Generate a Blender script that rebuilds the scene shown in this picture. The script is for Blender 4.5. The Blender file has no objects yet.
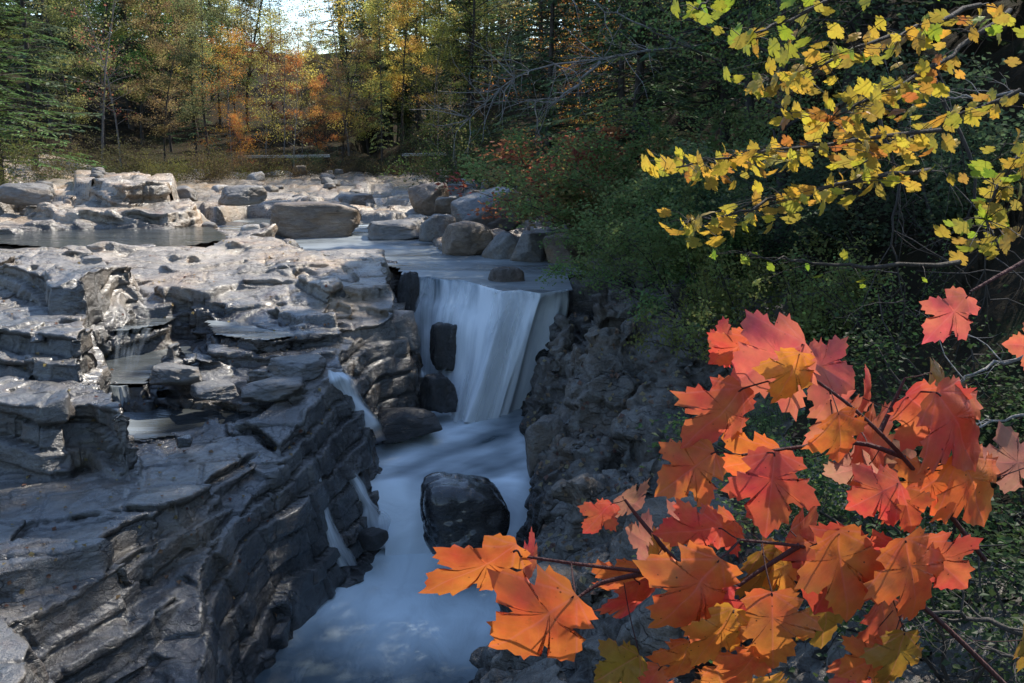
import bpy, math, random
import numpy as np
from mathutils import Vector, Matrix

# ---------------------------------------------------------------- camera, sky, sun, exposure
SC = bpy.context.scene
COL = SC.collection
CAM_Z, PITCH, FPX = 6.2, math.radians(12.0), 995.556

cam_d = bpy.data.cameras.new('camera')
cam_d.sensor_width = 36.0
cam_d.lens = 35.0
cam_d.clip_start = 0.05
cam_d.clip_end = 3000.0
cam = bpy.data.objects.new('camera', cam_d)
COL.objects.link(cam)
cam.location = (0, 0, CAM_Z)
cam.rotation_euler = (math.radians(90) - PITCH, 0, 0)
SC.camera = cam

SUN_EL, SUN_AZ = math.radians(49.0), math.radians(42.0)     # azimuth measured from +Y towards +X
sun_dir = Vector((math.sin(SUN_AZ) * math.cos(SUN_EL), math.cos(SUN_AZ) * math.cos(SUN_EL), math.sin(SUN_EL)))

world = bpy.data.worlds.new('World')
SC.world = world
world.use_nodes = True
wn, wl = world.node_tree.nodes, world.node_tree.links
wn.clear()
w_out = wn.new('ShaderNodeOutputWorld')
w_bg = wn.new('ShaderNodeBackground')
w_sky = wn.new('ShaderNodeTexSky')
w_sky.sky_type = 'NISHITA'
w_sky.sun_disc = False
w_sky.sun_elevation = SUN_EL
w_sky.sun_rotation = SUN_AZ
w_sky.altitude = 300
w_sky.air_density = 1.0
w_sky.dust_density = 0.2
w_sky.ozone_density = 1.0
w_bg.inputs['Strength'].default_value = 0.14
wl.new(w_sky.outputs['Color'], w_bg.inputs['Color'])
wl.new(w_bg.outputs['Background'], w_out.inputs['Surface'])

sun_l = bpy.data.lights.new('sun', 'SUN')
sun_l.energy = 4.0
sun_l.angle = math.radians(0.53)
sun_l.color = (1.0, 0.93, 0.82)
sun = bpy.data.objects.new('sun', sun_l)
COL.objects.link(sun)
sun.rotation_euler = (-sun_dir).to_track_quat('-Z', 'Y').to_euler()

SC.view_settings.view_transform = 'Standard'
SC.view_settings.look = 'None'
SC.view_settings.gamma = 1.0
SC.view_settings.use_curve_mapping = False
SC.view_settings.exposure = 1.1
SC.render.engine = 'CYCLES'
SC.cycles.max_bounces = 6
SC.cycles.diffuse_bounces = 3
SC.cycles.glossy_bounces = 2
SC.cycles.transmission_bounces = 4
SC.cycles.transparent_max_bounces = 10
SC.cycles.caustics_reflective = False
SC.cycles.caustics_refractive = False
SC.cycles.use_denoising = True

# ---------------------------------------------------------------- small helpers
CP, SP = math.cos(PITCH), math.sin(PITCH)


def ray(px, py):
    u, v = (px - 512.0) / FPX, (341.5 - py) / FPX
    return np.array((u, CP + v * SP, -SP + v * CP))


def at_z(px, py, z):
    d = ray(px, py)
    t = (z - CAM_Z) / d[2]
    return np.array((d[0] * t, d[1] * t, z))


def at_y(px, py, y):
    d = ray(px, py)
    t = y / d[1]
    return np.array((d[0] * t, y, CAM_Z + d[2] * t))


def tag(o, label=None, category=None, group=None, kind=None):
    if label: o['label'] = label
    if category: o['category'] = category
    if group: o['group'] = group
    if kind: o['kind'] = kind
    return o


def mesh_np(name, V, F, mat=None, smooth=True, attrs=None, uv=None, fattr=None):
    """V (n,3); F (m,k) ints; attrs: point float attributes; uv: per-vertex (n,2); fattr: face float attributes."""
    V = np.asarray(V, dtype=np.float32)
    F = np.asarray(F, dtype=np.int32)
    me = bpy.data.meshes.new(name)
    m, k = F.shape
    me.vertices.add(len(V))
    me.vertices.foreach_set('co', V.ravel())
    me.loops.add(m * k)
    me.loops.foreach_set('vertex_index', F.ravel())
    me.polygons.add(m)
    me.polygons.foreach_set('loop_start', np.arange(0, m * k, k, dtype=np.int32))
    me.polygons.foreach_set('loop_total', np.full(m, k, dtype=np.int32))
    me.polygons.foreach_set('use_smooth', np.full(m, smooth, dtype=bool))
    if attrs:
        for an, av in attrs.items():
            a = me.attributes.new(an, 'FLOAT', 'POINT')
            a.data.foreach_set('value', np.asarray(av, dtype=np.float32))
    if fattr:
        for an, av in fattr.items():
            a = me.attributes.new(an, 'FLOAT', 'FACE')
            a.data.foreach_set('value', np.asarray(av, dtype=np.float32))
    if uv is not None:
        ul = me.uv_layers.new(name='flow')
        ul.data.foreach_set('uv', np.asarray(uv, dtype=np.float32)[F.ravel()].ravel())
    me.update(calc_edges=True)
    if mat: me.materials.append(mat)
    return me


def link(name, me, parent=None):
    o = bpy.data.objects.new(name, me)
    COL.objects.link(o)
    if parent is not None: o.parent = parent
    return o


def empty(name, loc=(0, 0, 0)):
    o = bpy.data.objects.new(name, None)
    COL.objects.link(o)
    o.location = loc
    o.empty_display_size = 0.1
    return o


# ---------------------------------------------------------------- table noise
_rng = np.random.default_rng(11)
T2 = _rng.random((8, 256, 256)).astype(np.float32)
T3 = _rng.random((64, 64, 64)).astype(np.float32)
J3 = _rng.random((32, 32, 32, 4)).astype(np.float32)


def vn2(x, y, k=0):
    t = T2[k % 8]
    xi = np.floor(x); yi = np.floor(y)
    fx = x - xi; fy = y - yi
    fx = fx * fx * (3 - 2 * fx); fy = fy * fy * (3 - 2 * fy)
    xi = xi.astype(np.int64) & 255; yi = yi.astype(np.int64) & 255
    x1 = (xi + 1) & 255; y1 = (yi + 1) & 255
    return (t[xi, yi] * (1 - fx) + t[x1, yi] * fx) * (1 - fy) + (t[xi, y1] * (1 - fx) + t[x1, y1] * fx) * fy - 0.5


def fbm2(x, y, octs=4, k=0, gain=0.5):
    r = 0; a = 1.0
    for i in range(octs):
        r = r + a * vn2(x + 17.3 * i, y - 9.1 * i, k + i)
        c, s = 0.8, 0.6
        x, y = (x * c - y * s) * 2.03, (x * s + y * c) * 2.03
        a *= gain
    return r


def vn3(x, y, z):
    xi = np.floor(x); yi = np.floor(y); zi = np.floor(z)
    fx = x - xi; fy = y - yi; fz = z - zi
    fx = fx * fx * (3 - 2 * fx); fy = fy * fy * (3 - 2 * fy); fz = fz * fz * (3 - 2 * fz)
    a = xi.astype(np.int64) & 63; b = yi.astype(np.int64) & 63; c = zi.astype(np.int64) & 63
    a1 = (a + 1) & 63; b1 = (b + 1) & 63; c1 = (c + 1) & 63
    r0 = (T3[a, b, c] * (1 - fx) + T3[a1, b, c] * fx) * (1 - fy) + (T3[a, b1, c] * (1 - fx) + T3[a1, b1, c] * fx) * fy
    r1 = (T3[a, b, c1] * (1 - fx) + T3[a1, b, c1] * fx) * (1 - fy) + (T3[a, b1, c1] * (1 - fx) + T3[a1, b1, c1] * fx) * fy
    return r0 * (1 - fz) + r1 * fz - 0.5


def fbm3(x, y, z, octs=3, gain=0.5):
    r = 0; a = 1.0
    for i in range(octs):
        r = r + a * vn3(x + 7.7 * i, y + 3.1 * i, z - 5.3 * i)
        x, y, z = (0.8 * x - 0.6 * y) * 2.03, (0.6 * x + 0.8 * y) * 2.03, z * 2.03
        a *= gain
    return r


def voro2(x, y, k=0):
    """F1, F2, random id of the nearest cell, and offset to the cell centre."""
    xi = np.floor(x); yi = np.floor(y)
    f1 = np.full(x.shape, 9.0, np.float32); f2 = f1.copy()
    cid = np.zeros(x.shape, np.float32); ox = cid.copy(); oy = cid.copy()
    for i in (-1, 0, 1):
        for j in (-1, 0, 1):
            a = (xi + i).astype(np.int64) & 255; b = (yi + j).astype(np.int64) & 255
            dx = xi + i + 0.1 + 0.8 * T2[k % 8][a, b] - x
            dy = yi + j + 0.1 + 0.8 * T2[(k + 1) % 8][a, b] - y
            d = np.sqrt(dx * dx + dy * dy)
            near = d < f1
            f2 = np.where(near, f1, np.minimum(f2, d))
            cid = np.where(near, T2[(k + 2) % 8][a, b], cid)
            ox = np.where(near, dx, ox); oy = np.where(near, dy, oy)
            f1 = np.where(near, d, f1)
    return f1, f2, cid, ox, oy


def voro3(x, y, z, tilt=False):
    xi = np.floor(x); yi = np.floor(y); zi = np.floor(z)
    f1 = np.full(x.shape, 9.0, np.float32); f2 = f1.copy(); cid = np.zeros(x.shape, np.float32); tl = cid.copy()
    for i in (-1, 0, 1):
        for j in (-1, 0, 1):
            for l in (-1, 0, 1):
                a = (xi + i).astype(np.int64) & 31; b = (yi + j).astype(np.int64) & 31; c = (zi + l).astype(np.int64) & 31
                jj = J3[a, b, c]
                ex = xi + i + jj[..., 0] - x; ey = yi + j + jj[..., 1] - y; ez = zi + l + jj[..., 2] - z
                d = np.sqrt(ex * ex + ey * ey + ez * ez)
                near = d < f1
                f2 = np.where(near, f1, np.minimum(f2, d))
                cid = np.where(near, jj[..., 3], cid)
                if tilt: tl = np.where(near, ex * (jj[..., 1] - 0.5) + ey * (jj[..., 2] - 0.5) + ez * (jj[..., 0] - 0.5), tl)
                f1 = np.where(near, d, f1)
    return (f1, f2, cid, tl) if tilt else (f1, f2, cid)


def bricks(x, y, ang, w, l, k):
    """jointed rock: rows and offset blocks of uneven width; block id, second id, offsets from the middle, distance to the joint"""
    c, s_ = math.cos(ang), math.sin(ang)
    u = x * c + y * s_; v = -x * s_ + y * c
    v = v + 0.10 * vn2(u * 0.45, v * 0.45, k) * 2
    u = u + 0.12 * vn2(u * 0.5 + 9, v * 0.5, k + 1) * 2
    v = v / w + 0.7 * vn2(v * 0.6 / w, v * 0 + 3.5, k + 2)
    row = np.floor(v); ri = row.astype(np.int64) & 255
    u = u / l * (0.7 + 0.7 * T2[(k + 3) % 8][ri, 5]) + 7 * T2[(k + 4) % 8][ri, 11]
    u = u + 0.7 * vn2(u * 0.7, row * 1.7 + 0.5, k + 5)
    col = np.floor(u); ci = col.astype(np.int64) & 255
    fu, fv = u - col, v - row
    e = np.minimum(np.minimum(fu, 1 - fu) * l, np.minimum(fv, 1 - fv) * w)
    return T2[(k + 1) % 8][ri, ci], T2[(k + 6) % 8][ri, ci], (fu - 0.5) * l, (fv - 0.5) * w, e


def sstep(a, b, x):
    t = np.clip((x - a) / (b - a), 0, 1)
    return t * t * (3 - 2 * t)


def sdist(poly, x, y):
    """signed distance to a polygon in plan, negative inside"""
    P = np.asarray(poly, dtype=np.float64)[:, :2]
    d = np.full(x.shape, 1e9)
    ins = np.zeros(x.shape, bool)
    n = len(P)
    for i in range(n):
        ax, ay = P[i]; bx, by = P[(i + 1) % n]
        ex, ey = bx - ax, by - ay
        wx, wy = x - ax, y - ay
        t = np.clip((wx * ex + wy * ey) / (ex * ex + ey * ey + 1e-12), 0, 1)
        d = np.minimum(d, (wx - t * ex) ** 2 + (wy - t * ey) ** 2)
        if abs(ey) > 1e-9:
            c = ((ay > y) != (by > y)) & (x < ex * (y - ay) / ey + ax)
            ins ^= c
    d = np.sqrt(d)
    return np.where(ins, -d, d)

# ---------------------------------------------------------------- materials
class NT:
    """tiny node-tree builder"""
    def __init__(s, name):
        s.m = bpy.data.materials.new(name)
        s.m.use_nodes = True
        s.t = s.m.node_tree
        s.t.nodes.clear()
        s.out = s.t.nodes.new('ShaderNodeOutputMaterial')

    def n(s, typ, **kw):
        nd = s.t.nodes.new('ShaderNode' + typ)
        for k, v in kw.items():
            if k.startswith('i_'):
                nm = k[2:].replace('_', ' ')
                nd.inputs[nm].default_value = v
            else:
                setattr(nd, k, v)
        return nd

    def l(s, a, b):
        s.t.links.new(a, b)

    def math(s, op, a, b=None, c=None, clamp=False):
        nd = s.n('Math', operation=op)
        nd.use_clamp = clamp
        for i, v in enumerate((a, b, c)):
            if v is None: continue
            if isinstance(v, (int, float)): nd.inputs[i].default_value = v
            else: s.l(v, nd.inputs[i])
        return nd.outputs[0]

    def mix(s, fac, a, b, blend='MIX'):
        nd = s.n('Mix', data_type='RGBA', blend_type=blend)
        for idx, v in ((0, fac), (6, a), (7, b)):
            if isinstance(v, (int, float)): nd.inputs[idx].default_value = v
            elif isinstance(v, tuple): nd.inputs[idx].default_value = v if len(v) == 4 else v + (1,)
            else: s.l(v, nd.inputs[idx])
        return nd.outputs[2]

    def noise(s, vec, scale, detail=4, rough=0.55, dist=0.0):
        nd = s.n('TexNoise')
        nd.inputs['Scale'].default_value = scale
        nd.inputs['Detail'].default_value = detail
        nd.inputs['Roughness'].default_value = rough
        nd.inputs['Distortion'].default_value = dist
        if vec is not None: s.l(vec, nd.inputs['Vector'])
        return nd.outputs[0]

    def ramp(s, fac, stops):
        nd = s.n('ValToRGB')
        cr = nd.color_ramp
        while len(cr.elements) < len(stops): cr.elements.new(0.5)
        for e, (p, c) in zip(cr.elements, stops):
            e.position = p
            e.color = (c if isinstance(c, tuple) else (c, c, c)) + (1,)
        s.l(fac, nd.inputs[0])
        return nd.outputs[0]

    def attr(s, name, out='Fac'):
        nd = s.n('Attribute', attribute_name=name)
        return nd.outputs[out]

    def pos(s):
        return s.n('NewGeometry').outputs['Position']

    def mapping(s, vec, scale=(1, 1, 1), rot=(0, 0, 0)):
        nd = s.n('Mapping')
        nd.inputs['Scale'].default_value = scale
        nd.inputs['Rotation'].default_value = rot
        s.l(vec, nd.inputs['Vector'])
        return nd.outputs[0]

    def finish(s, shader):
        s.l(shader, s.out.inputs['Surface'])
        return s.m


def rock_material(name, dark, mid, light, tan, lichen=0.0, wet_attr=True, bump=0.6, obj_space=False, spec=0.5, gloss=0.0, rbase=0.28, stain=0.0, coat=0.0, film=0.0):
    t = NT(name)
    p = t.n('TexCoord').outputs['Object'] if obj_space else t.pos()
    n1 = t.noise(p, 1.3, 6, 0.6)
    n2 = t.noise(t.mapping(p, (1, 1, 2.2), (0.25, 0.1, 0.3)), 7.0, 6, 0.65)
    n3 = t.noise(p, 42.0, 4, 0.7)
    base = t.ramp(n1, [(0.28, dark), (0.5, mid), (0.72, light)])
    base = t.mix(t.ramp(n2, [(0.35, 0.0), (0.7, 1.0)]), base, t.mix(0.55, base, tuple(c * 1.25 for c in light)))
    tn = t.noise(p, 0.9, 3, 0.5)
    base = t.mix(t.ramp(tn, [(0.5, 0.0), (0.66, 0.75)]), base, tan)
    sp = t.ramp(n3, [(0.3, 0.62), (0.55, 1.0), (0.75, 1.25)])
    base = t.mix(1.0, base, sp, 'MULTIPLY')
    big = t.ramp(t.noise(p, 0.45, 4, 0.6, 0.5), [(0.32, 0.55), (0.5, 0.95), (0.68, 1.35)])
    base = t.mix(1.0, base, big, 'MULTIPLY')
    if stain:
        rs_ = t.math('MULTIPLY', t.ramp(t.noise(t.mapping(p, (1.6, 1.6, 0.5)), 1.6, 6, 0.7), [(0.56, 0.0), (0.68, 1.0)]), stain)
        base = t.mix(rs_, base, (0.115, 0.06, 0.028))
        li = t.math('MULTIPLY', t.ramp(t.noise(p, 6.5, 7, 0.8), [(0.58, 0.0), (0.66, 1.0)]), stain)
        base = t.mix(li, base, (0.26, 0.26, 0.235))
    # thin dark joints that run with the layering
    vv = t.n('TexVoronoi', feature='DISTANCE_TO_EDGE')
    vv.inputs['Scale'].default_value = 2.1
    wob = t.n('VectorMath', operation='ADD')
    nz = t.n('TexNoise'); nz.inputs['Scale'].default_value = 2.5; nz.inputs['Detail'].default_value = 5
    t.l(p, nz.inputs['Vector'])
    sc = t.n('VectorMath', operation='SCALE'); sc.inputs['Scale'].default_value = 0.5
    t.l(nz.outputs['Color'], sc.inputs[0])
    t.l(t.mapping(p, (0.35, 1.3, 3.0), (0.15, 0.1, 0.55)), wob.inputs[0]); t.l(sc.outputs[0], wob.inputs[1])
    t.l(wob.outputs[0], vv.inputs['Vector'])
    joint = t.math('MAXIMUM', t.ramp(vv.outputs['Distance'], [(0.0, 0.0), (0.02, 1.0)]), t.ramp(t.noise(p, 1.1, 3, 0.5), [(0.45, 1.0), (0.58, 0.0)]))
    base = t.mix(joint, t.mix(0.6, base, tuple(c * 0.4 for c in dark)), base)
    if lichen > 0:
        v = t.n('TexVoronoi', feature='SMOOTH_F1')
        v.inputs['Scale'].default_value = 5.5
        t.l(wob.outputs[0], v.inputs['Vector'])
        lm = t.math('MULTIPLY', t.ramp(t.noise(p, 9, 6, 0.75), [(0.52, 0.0), (0.62, 1.0)]), lichen)
        base = t.mix(lm, base, (0.17, 0.175, 0.16))
        br = t.ramp(t.noise(p, 2.1, 5, 0.7), [(0.55, 0.0), (0.7, 0.55)])
        base = t.mix(br, base, (0.05, 0.032, 0.02))
    rough = t.math('ADD', t.math('MULTIPLY', n2, 0.34), rbase)
    if gloss: rough = t.math('MULTIPLY', rough, 1 - gloss)
    if wet_attr:
        w = t.attr('wet')
        wn_ = t.math('MULTIPLY', w, t.ramp(t.noise(p, 3.0, 4), [(0.3, 0.6), (0.6, 1.0)]), clamp=True)
        base = t.mix(wn_, base, t.mix(1.0, base, (0.2, 0.2, 0.215), 'MULTIPLY'))
        rough = t.math('MULTIPLY_ADD', wn_, t.math('SUBTRACT', 0.2, rough), rough)
    b = t.n('BsdfPrincipled')
    t.l(base, b.inputs['Base Color'])
    t.l(rough, b.inputs['Roughness'])
    b.inputs['Specular IOR Level'].default_value = spec
    if film:
        b.inputs['Coat Weight'].default_value = film; b.inputs['Coat Roughness'].default_value = 0.12
    if coat:                                             # a film of water on the worn stone
        sx_ = t.n('SeparateXYZ'); t.l(p, sx_.inputs[0])
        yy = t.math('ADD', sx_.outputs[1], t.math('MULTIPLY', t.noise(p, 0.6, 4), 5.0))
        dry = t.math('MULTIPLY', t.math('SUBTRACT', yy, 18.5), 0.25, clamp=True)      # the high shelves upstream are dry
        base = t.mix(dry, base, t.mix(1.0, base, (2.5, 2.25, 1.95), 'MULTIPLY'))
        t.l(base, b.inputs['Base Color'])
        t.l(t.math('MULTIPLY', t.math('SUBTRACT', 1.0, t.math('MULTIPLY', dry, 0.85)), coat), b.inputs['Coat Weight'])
        b.inputs['Coat IOR'].default_value = 1.45
        t.l(t.ramp(t.noise(p, 1.9, 5, 0.65), [(0.35, 0.14), (0.65, 0.45)]), b.inputs['Coat Roughness'])
        cb = t.n('Bump'); cb.inputs['Strength'].default_value = 0.3; cb.inputs['Distance'].default_value = 0.05
        t.l(t.noise(p, 8.0, 4, 0.6), cb.inputs['Height']); t.l(cb.outputs[0], b.inputs['Coat Normal'])
    h = t.math('ADD', t.math('MULTIPLY', n2, 0.05), t.math('MULTIPLY', n3, 0.010))
    h = t.math('ADD', h, t.math('MULTIPLY', joint, 0.022))
    h = t.math('ADD', h, t.math('MULTIPLY', t.noise(p, 19.0, 5, 0.7), 0.022))
    bp = t.n('Bump')
    bp.inputs['Strength'].default_value = bump
    bp.inputs['Distance'].default_value = 1.0
    t.l(h, bp.inputs['Height'])
    t.l(bp.outputs[0], b.inputs['Normal'])
    return t.finish(b.outputs[0])


M = {}
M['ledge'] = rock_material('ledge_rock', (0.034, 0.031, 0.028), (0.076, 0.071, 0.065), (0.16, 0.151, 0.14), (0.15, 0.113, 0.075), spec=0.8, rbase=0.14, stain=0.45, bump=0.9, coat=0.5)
M['bank_rock'] = rock_material('bank_rock', (0.042, 0.036, 0.03), (0.10, 0.086, 0.072), (0.19, 0.167, 0.142), (0.14, 0.10, 0.066), lichen=0.6, bump=1.0, stain=0.3)
M['boulder'] = rock_material('boulder_rock', (0.09, 0.085, 0.08), (0.16, 0.15, 0.14), (0.25, 0.24, 0.225), (0.19, 0.135, 0.085), obj_space=True, wet_attr=False)
M['boulder_brown'] = rock_material('brown_boulder_rock', (0.085, 0.06, 0.042), (0.15, 0.11, 0.08), (0.24, 0.19, 0.14), (0.22, 0.14, 0.075), obj_space=True, wet_attr=False)
M['boulder_pale'] = rock_material('pale_boulder_rock', (0.3, 0.29, 0.27), (0.42, 0.4, 0.37), (0.55, 0.53, 0.5), (0.4, 0.33, 0.25), obj_space=True, wet_attr=False)
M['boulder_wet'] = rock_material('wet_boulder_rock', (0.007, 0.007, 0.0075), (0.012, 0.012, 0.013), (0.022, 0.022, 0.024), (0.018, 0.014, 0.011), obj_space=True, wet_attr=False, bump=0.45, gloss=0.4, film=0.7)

M['ledge_block'] = rock_material('ledge_block_rock', (0.06, 0.058, 0.056), (0.115, 0.11, 0.105), (0.20, 0.195, 0.185), (0.16, 0.12, 0.085), obj_space=True, wet_attr=False, spec=0.7, rbase=0.18)
M['boulder_umber'] = rock_material('umber_boulder_rock', (0.035, 0.026, 0.02), (0.075, 0.056, 0.042), (0.13, 0.1, 0.08), (0.11, 0.07, 0.042), obj_space=True, wet_attr=False, bump=0.7)
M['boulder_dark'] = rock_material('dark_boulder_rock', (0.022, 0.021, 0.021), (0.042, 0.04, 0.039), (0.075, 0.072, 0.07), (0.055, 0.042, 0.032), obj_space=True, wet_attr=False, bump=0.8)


def soil_material():
    t = NT('forest_floor')
    p = t.pos()
    n1 = t.noise(p, 0.8, 5, 0.6)
    n2 = t.noise(p, 14, 5, 0.75)
    c = t.ramp(n1, [(0.3, (0.014, 0.012, 0.008)), (0.5, (0.026, 0.02, 0.012)), (0.7, (0.02, 0.026, 0.01))])
    c = t.mix(t.ramp(n2, [(0.56, 0.0), (0.68, 1.0)]), c, (0.085, 0.045, 0.02))
    b = t.n('BsdfPrincipled')
    t.l(c, b.inputs['Base Color'])
    b.inputs['Roughness'].default_value = 0.95
    b.inputs['Specular IOR Level'].default_value = 0.1
    bp = t.n('Bump'); bp.inputs['Strength'].default_value = 1.0; bp.inputs['Distance'].default_value = 0.06
    t.l(n2, bp.inputs['Height']); t.l(bp.outputs[0], b.inputs['Normal'])
    return t.finish(b.outputs[0])


M['soil'] = soil_material()


def water_material(name, deep, milk, streak=(1.2, 0.35, 1), rough=0.22, rot=0.0):
    """silky water: clear dark water and milky foam mixed by the 'foam' attribute"""
    t = NT(name)
    p = t.pos()
    mp = t.mapping(p, streak, (0, 0, rot))
    n1 = t.noise(mp, 1.6, 5, 0.55, 0.6)
    n2 = t.noise(mp, 0.7, 3, 0.5, 0.3)
    f = t.attr('foam')
    nn = t.math('ADD', t.math('MULTIPLY', n1, 0.6), t.math('MULTIPLY', n2, 0.6))
    fac = t.math('ADD', f, t.math('MULTIPLY', t.math('SUBTRACT', nn, 0.6), t.math('MULTIPLY_ADD', f, 0.9, 0.25)), clamp=True)
    c = t.mix(fac, deep, milk)
    b = t.n('BsdfPrincipled')
    t.l(c, b.inputs['Base Color'])
    t.l(t.math('MULTIPLY_ADD', fac, 0.4, rough), b.inputs['Roughness'])
    b.inputs['IOR'].default_value = 1.33
    b.inputs['Specular IOR Level'].default_value = 0.5
    bp = t.n('Bump'); bp.inputs['Strength'].default_value = 0.25; bp.inputs['Distance'].default_value = 0.15
    t.l(n1, bp.inputs['Height']); t.l(bp.outputs[0], b.inputs['Normal'])
    return t.finish(b.outputs[0])


M['pool_water'] = water_material('pool_water', (0.010, 0.026, 0.036), (0.66, 0.76, 0.80), (1.5, 0.7, 1), 0.22, 0.5)
M['mid_water'] = water_material('chute_water', (0.014, 0.034, 0.048), (0.78, 0.85, 0.89), (0.7, 1.7, 1), 0.25, 0.7)
M['river_water'] = water_material('river_water', (0.025, 0.028, 0.028), (0.42, 0.47, 0.50), (0.5, 2.2, 1), 0.12, 0.3)


def fall_material(name, milk=(0.90, 0.94, 0.96), thin=(0.16, 0.22, 0.27), sx=26.0, sy=1.1, cover=0.5):
    t = NT(name)
    uvn = t.n('UVMap', uv_map='flow').outputs[0]
    n1 = t.noise(t.mapping(uvn, (sx, sy, 1)), 1.0, 4, 0.55, 0.25)
    n2 = t.noise(t.mapping(uvn, (sx * 0.27, sy * 1.0, 1)), 1.0, 3, 0.5, 0.9)
    f = t.attr('foam')
    n3 = t.noise(t.mapping(uvn, (sx * 0.13, sy * 1.3, 1)), 1.0, 3, 0.5, 0.8)
    s = t.math('ADD', t.math('MULTIPLY_ADD', n1, 0.45, t.math('MULTIPLY', n3, 0.5)), t.math('MULTIPLY', n2, 0.35))
    fac = t.math('ADD', t.math('MULTIPLY', t.math('SUBTRACT', s, 0.65), 2.7), f, clamp=True)
    c = t.mix(fac, thin, milk)
    # blurred spray scatters light all ways: its shading hardly follows the sheet's own folds
    gn = t.n('NewGeometry').outputs['Normal']
    k1 = t.n('VectorMath', operation='SCALE'); k1.inputs['Scale'].default_value = 0.3; t.l(gn, k1.inputs[0])
    k2 = t.n('VectorMath', operation='ADD'); t.l(k1.outputs[0], k2.inputs[0]); k2.inputs[1].default_value = (-0.12, -0.35, 0.62)
    k3 = t.n('VectorMath', operation='NORMALIZE'); t.l(k2.outputs[0], k3.inputs[0])
    d = t.n('BsdfDiffuse')
    t.l(c, d.inputs['Color']); t.l(k3.outputs[0], d.inputs['Normal'])
    tl = t.n('BsdfTranslucent')
    t.l(c, tl.inputs['Color'])
    ms = t.n('MixShader'); ms.inputs[0].default_value = 0.25
    t.l(d.outputs[0], ms.inputs[1]); t.l(tl.outputs[0], ms.inputs[2])
    tr = t.n('BsdfTransparent')
    a = t.attr('cover')
    al = t.math('ADD', t.math('MULTIPLY', t.math('SUBTRACT', s, 0.65), 1.9), a, clamp=True)
    m2 = t.n('MixShader')
    t.l(al, m2.inputs[0]); t.l(tr.outputs[0], m2.inputs[1]); t.l(ms.outputs[0], m2.inputs[2])
    return t.finish(m2.outputs[0])


M['fall'] = fall_material('falling_water')
M['trickle'] = fall_material('trickling_water', sx=9.0, sy=0.8)


def bark_material(name, c0, c1):
    t = NT(name)
    p = t.n('TexCoord').outputs['Object']
    n = t.noise(t.mapping(p, (6, 6, 1.2)), 3.0, 5, 0.7)
    b = t.n('BsdfPrincipled')
    t.l(t.ramp(n, [(0.3, c0), (0.7, c1)]), b.inputs['Base Color'])
    b.inputs['Roughness'].default_value = 0.9
    bp = t.n('Bump'); bp.inputs['Strength'].default_value = 0.7; bp.inputs['Distance'].default_value = 0.03
    t.l(n, bp.inputs['Height']); t.l(bp.outputs[0], b.inputs['Normal'])
    return t.finish(b.outputs[0])


M['bark'] = bark_material('dark_bark', (0.022, 0.018, 0.015), (0.075, 0.062, 0.052))
M['bark_grey'] = bark_material('grey_bark', (0.09, 0.08, 0.075), (0.24, 0.22, 0.2))
M['dead_wood'] = bark_material('dead_wood', (0.12, 0.11, 0.105), (0.30, 0.28, 0.26))
M['twig_red'] = bark_material('red_twig', (0.035, 0.012, 0.012), (0.09, 0.028, 0.024))


def foliage_material(name, transl=0.4, spread=0.35, gloss=0.04):
    """object colour is the plant's own leaf colour; each leaf differs a little (attribute 'v')"""
    t = NT(name)
    oc = t.n('ObjectInfo').outputs['Color']
    v = t.attr('v')
    hs = t.n('HueSaturation')
    t.l(t.math('MULTIPLY_ADD', v, 0.09, 0.455), hs.inputs['Hue'])
    t.l(t.math('MULTIPLY_ADD', v, spread * 2, 1.0 - spread), hs.inputs['Value'])
    hs.inputs['Saturation'].default_value = 1.0
    t.l(oc, hs.inputs['Color'])
    c = hs.outputs[0]
    d = t.n('BsdfDiffuse'); t.l(c, d.inputs['Color'])
    tl = t.n('BsdfTranslucent'); t.l(c, tl.inputs['Color'])
    m1 = t.n('MixShader'); m1.inputs[0].default_value = transl
    t.l(d.outputs[0], m1.inputs[1]); t.l(tl.outputs[0], m1.inputs[2])
    g = t.n('BsdfGlossy'); g.inputs['Roughness'].default_value = 0.45
    g.inputs['Color'].default_value = (1, 1, 1, 1)
    m2 = t.n('MixShader'); m2.inputs[0].default_value = gloss
    t.l(m1.outputs[0], m2.inputs[1]); t.l(g.outputs[0], m2.inputs[2])
    return t.finish(m2.outputs[0])


M['leaves'] = foliage_material('leaf_foliage', 0.62, 0.35, 0.012)
M['needles'] = foliage_material('needle_foliage', 0.3, 0.4, 0.012)


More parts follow.
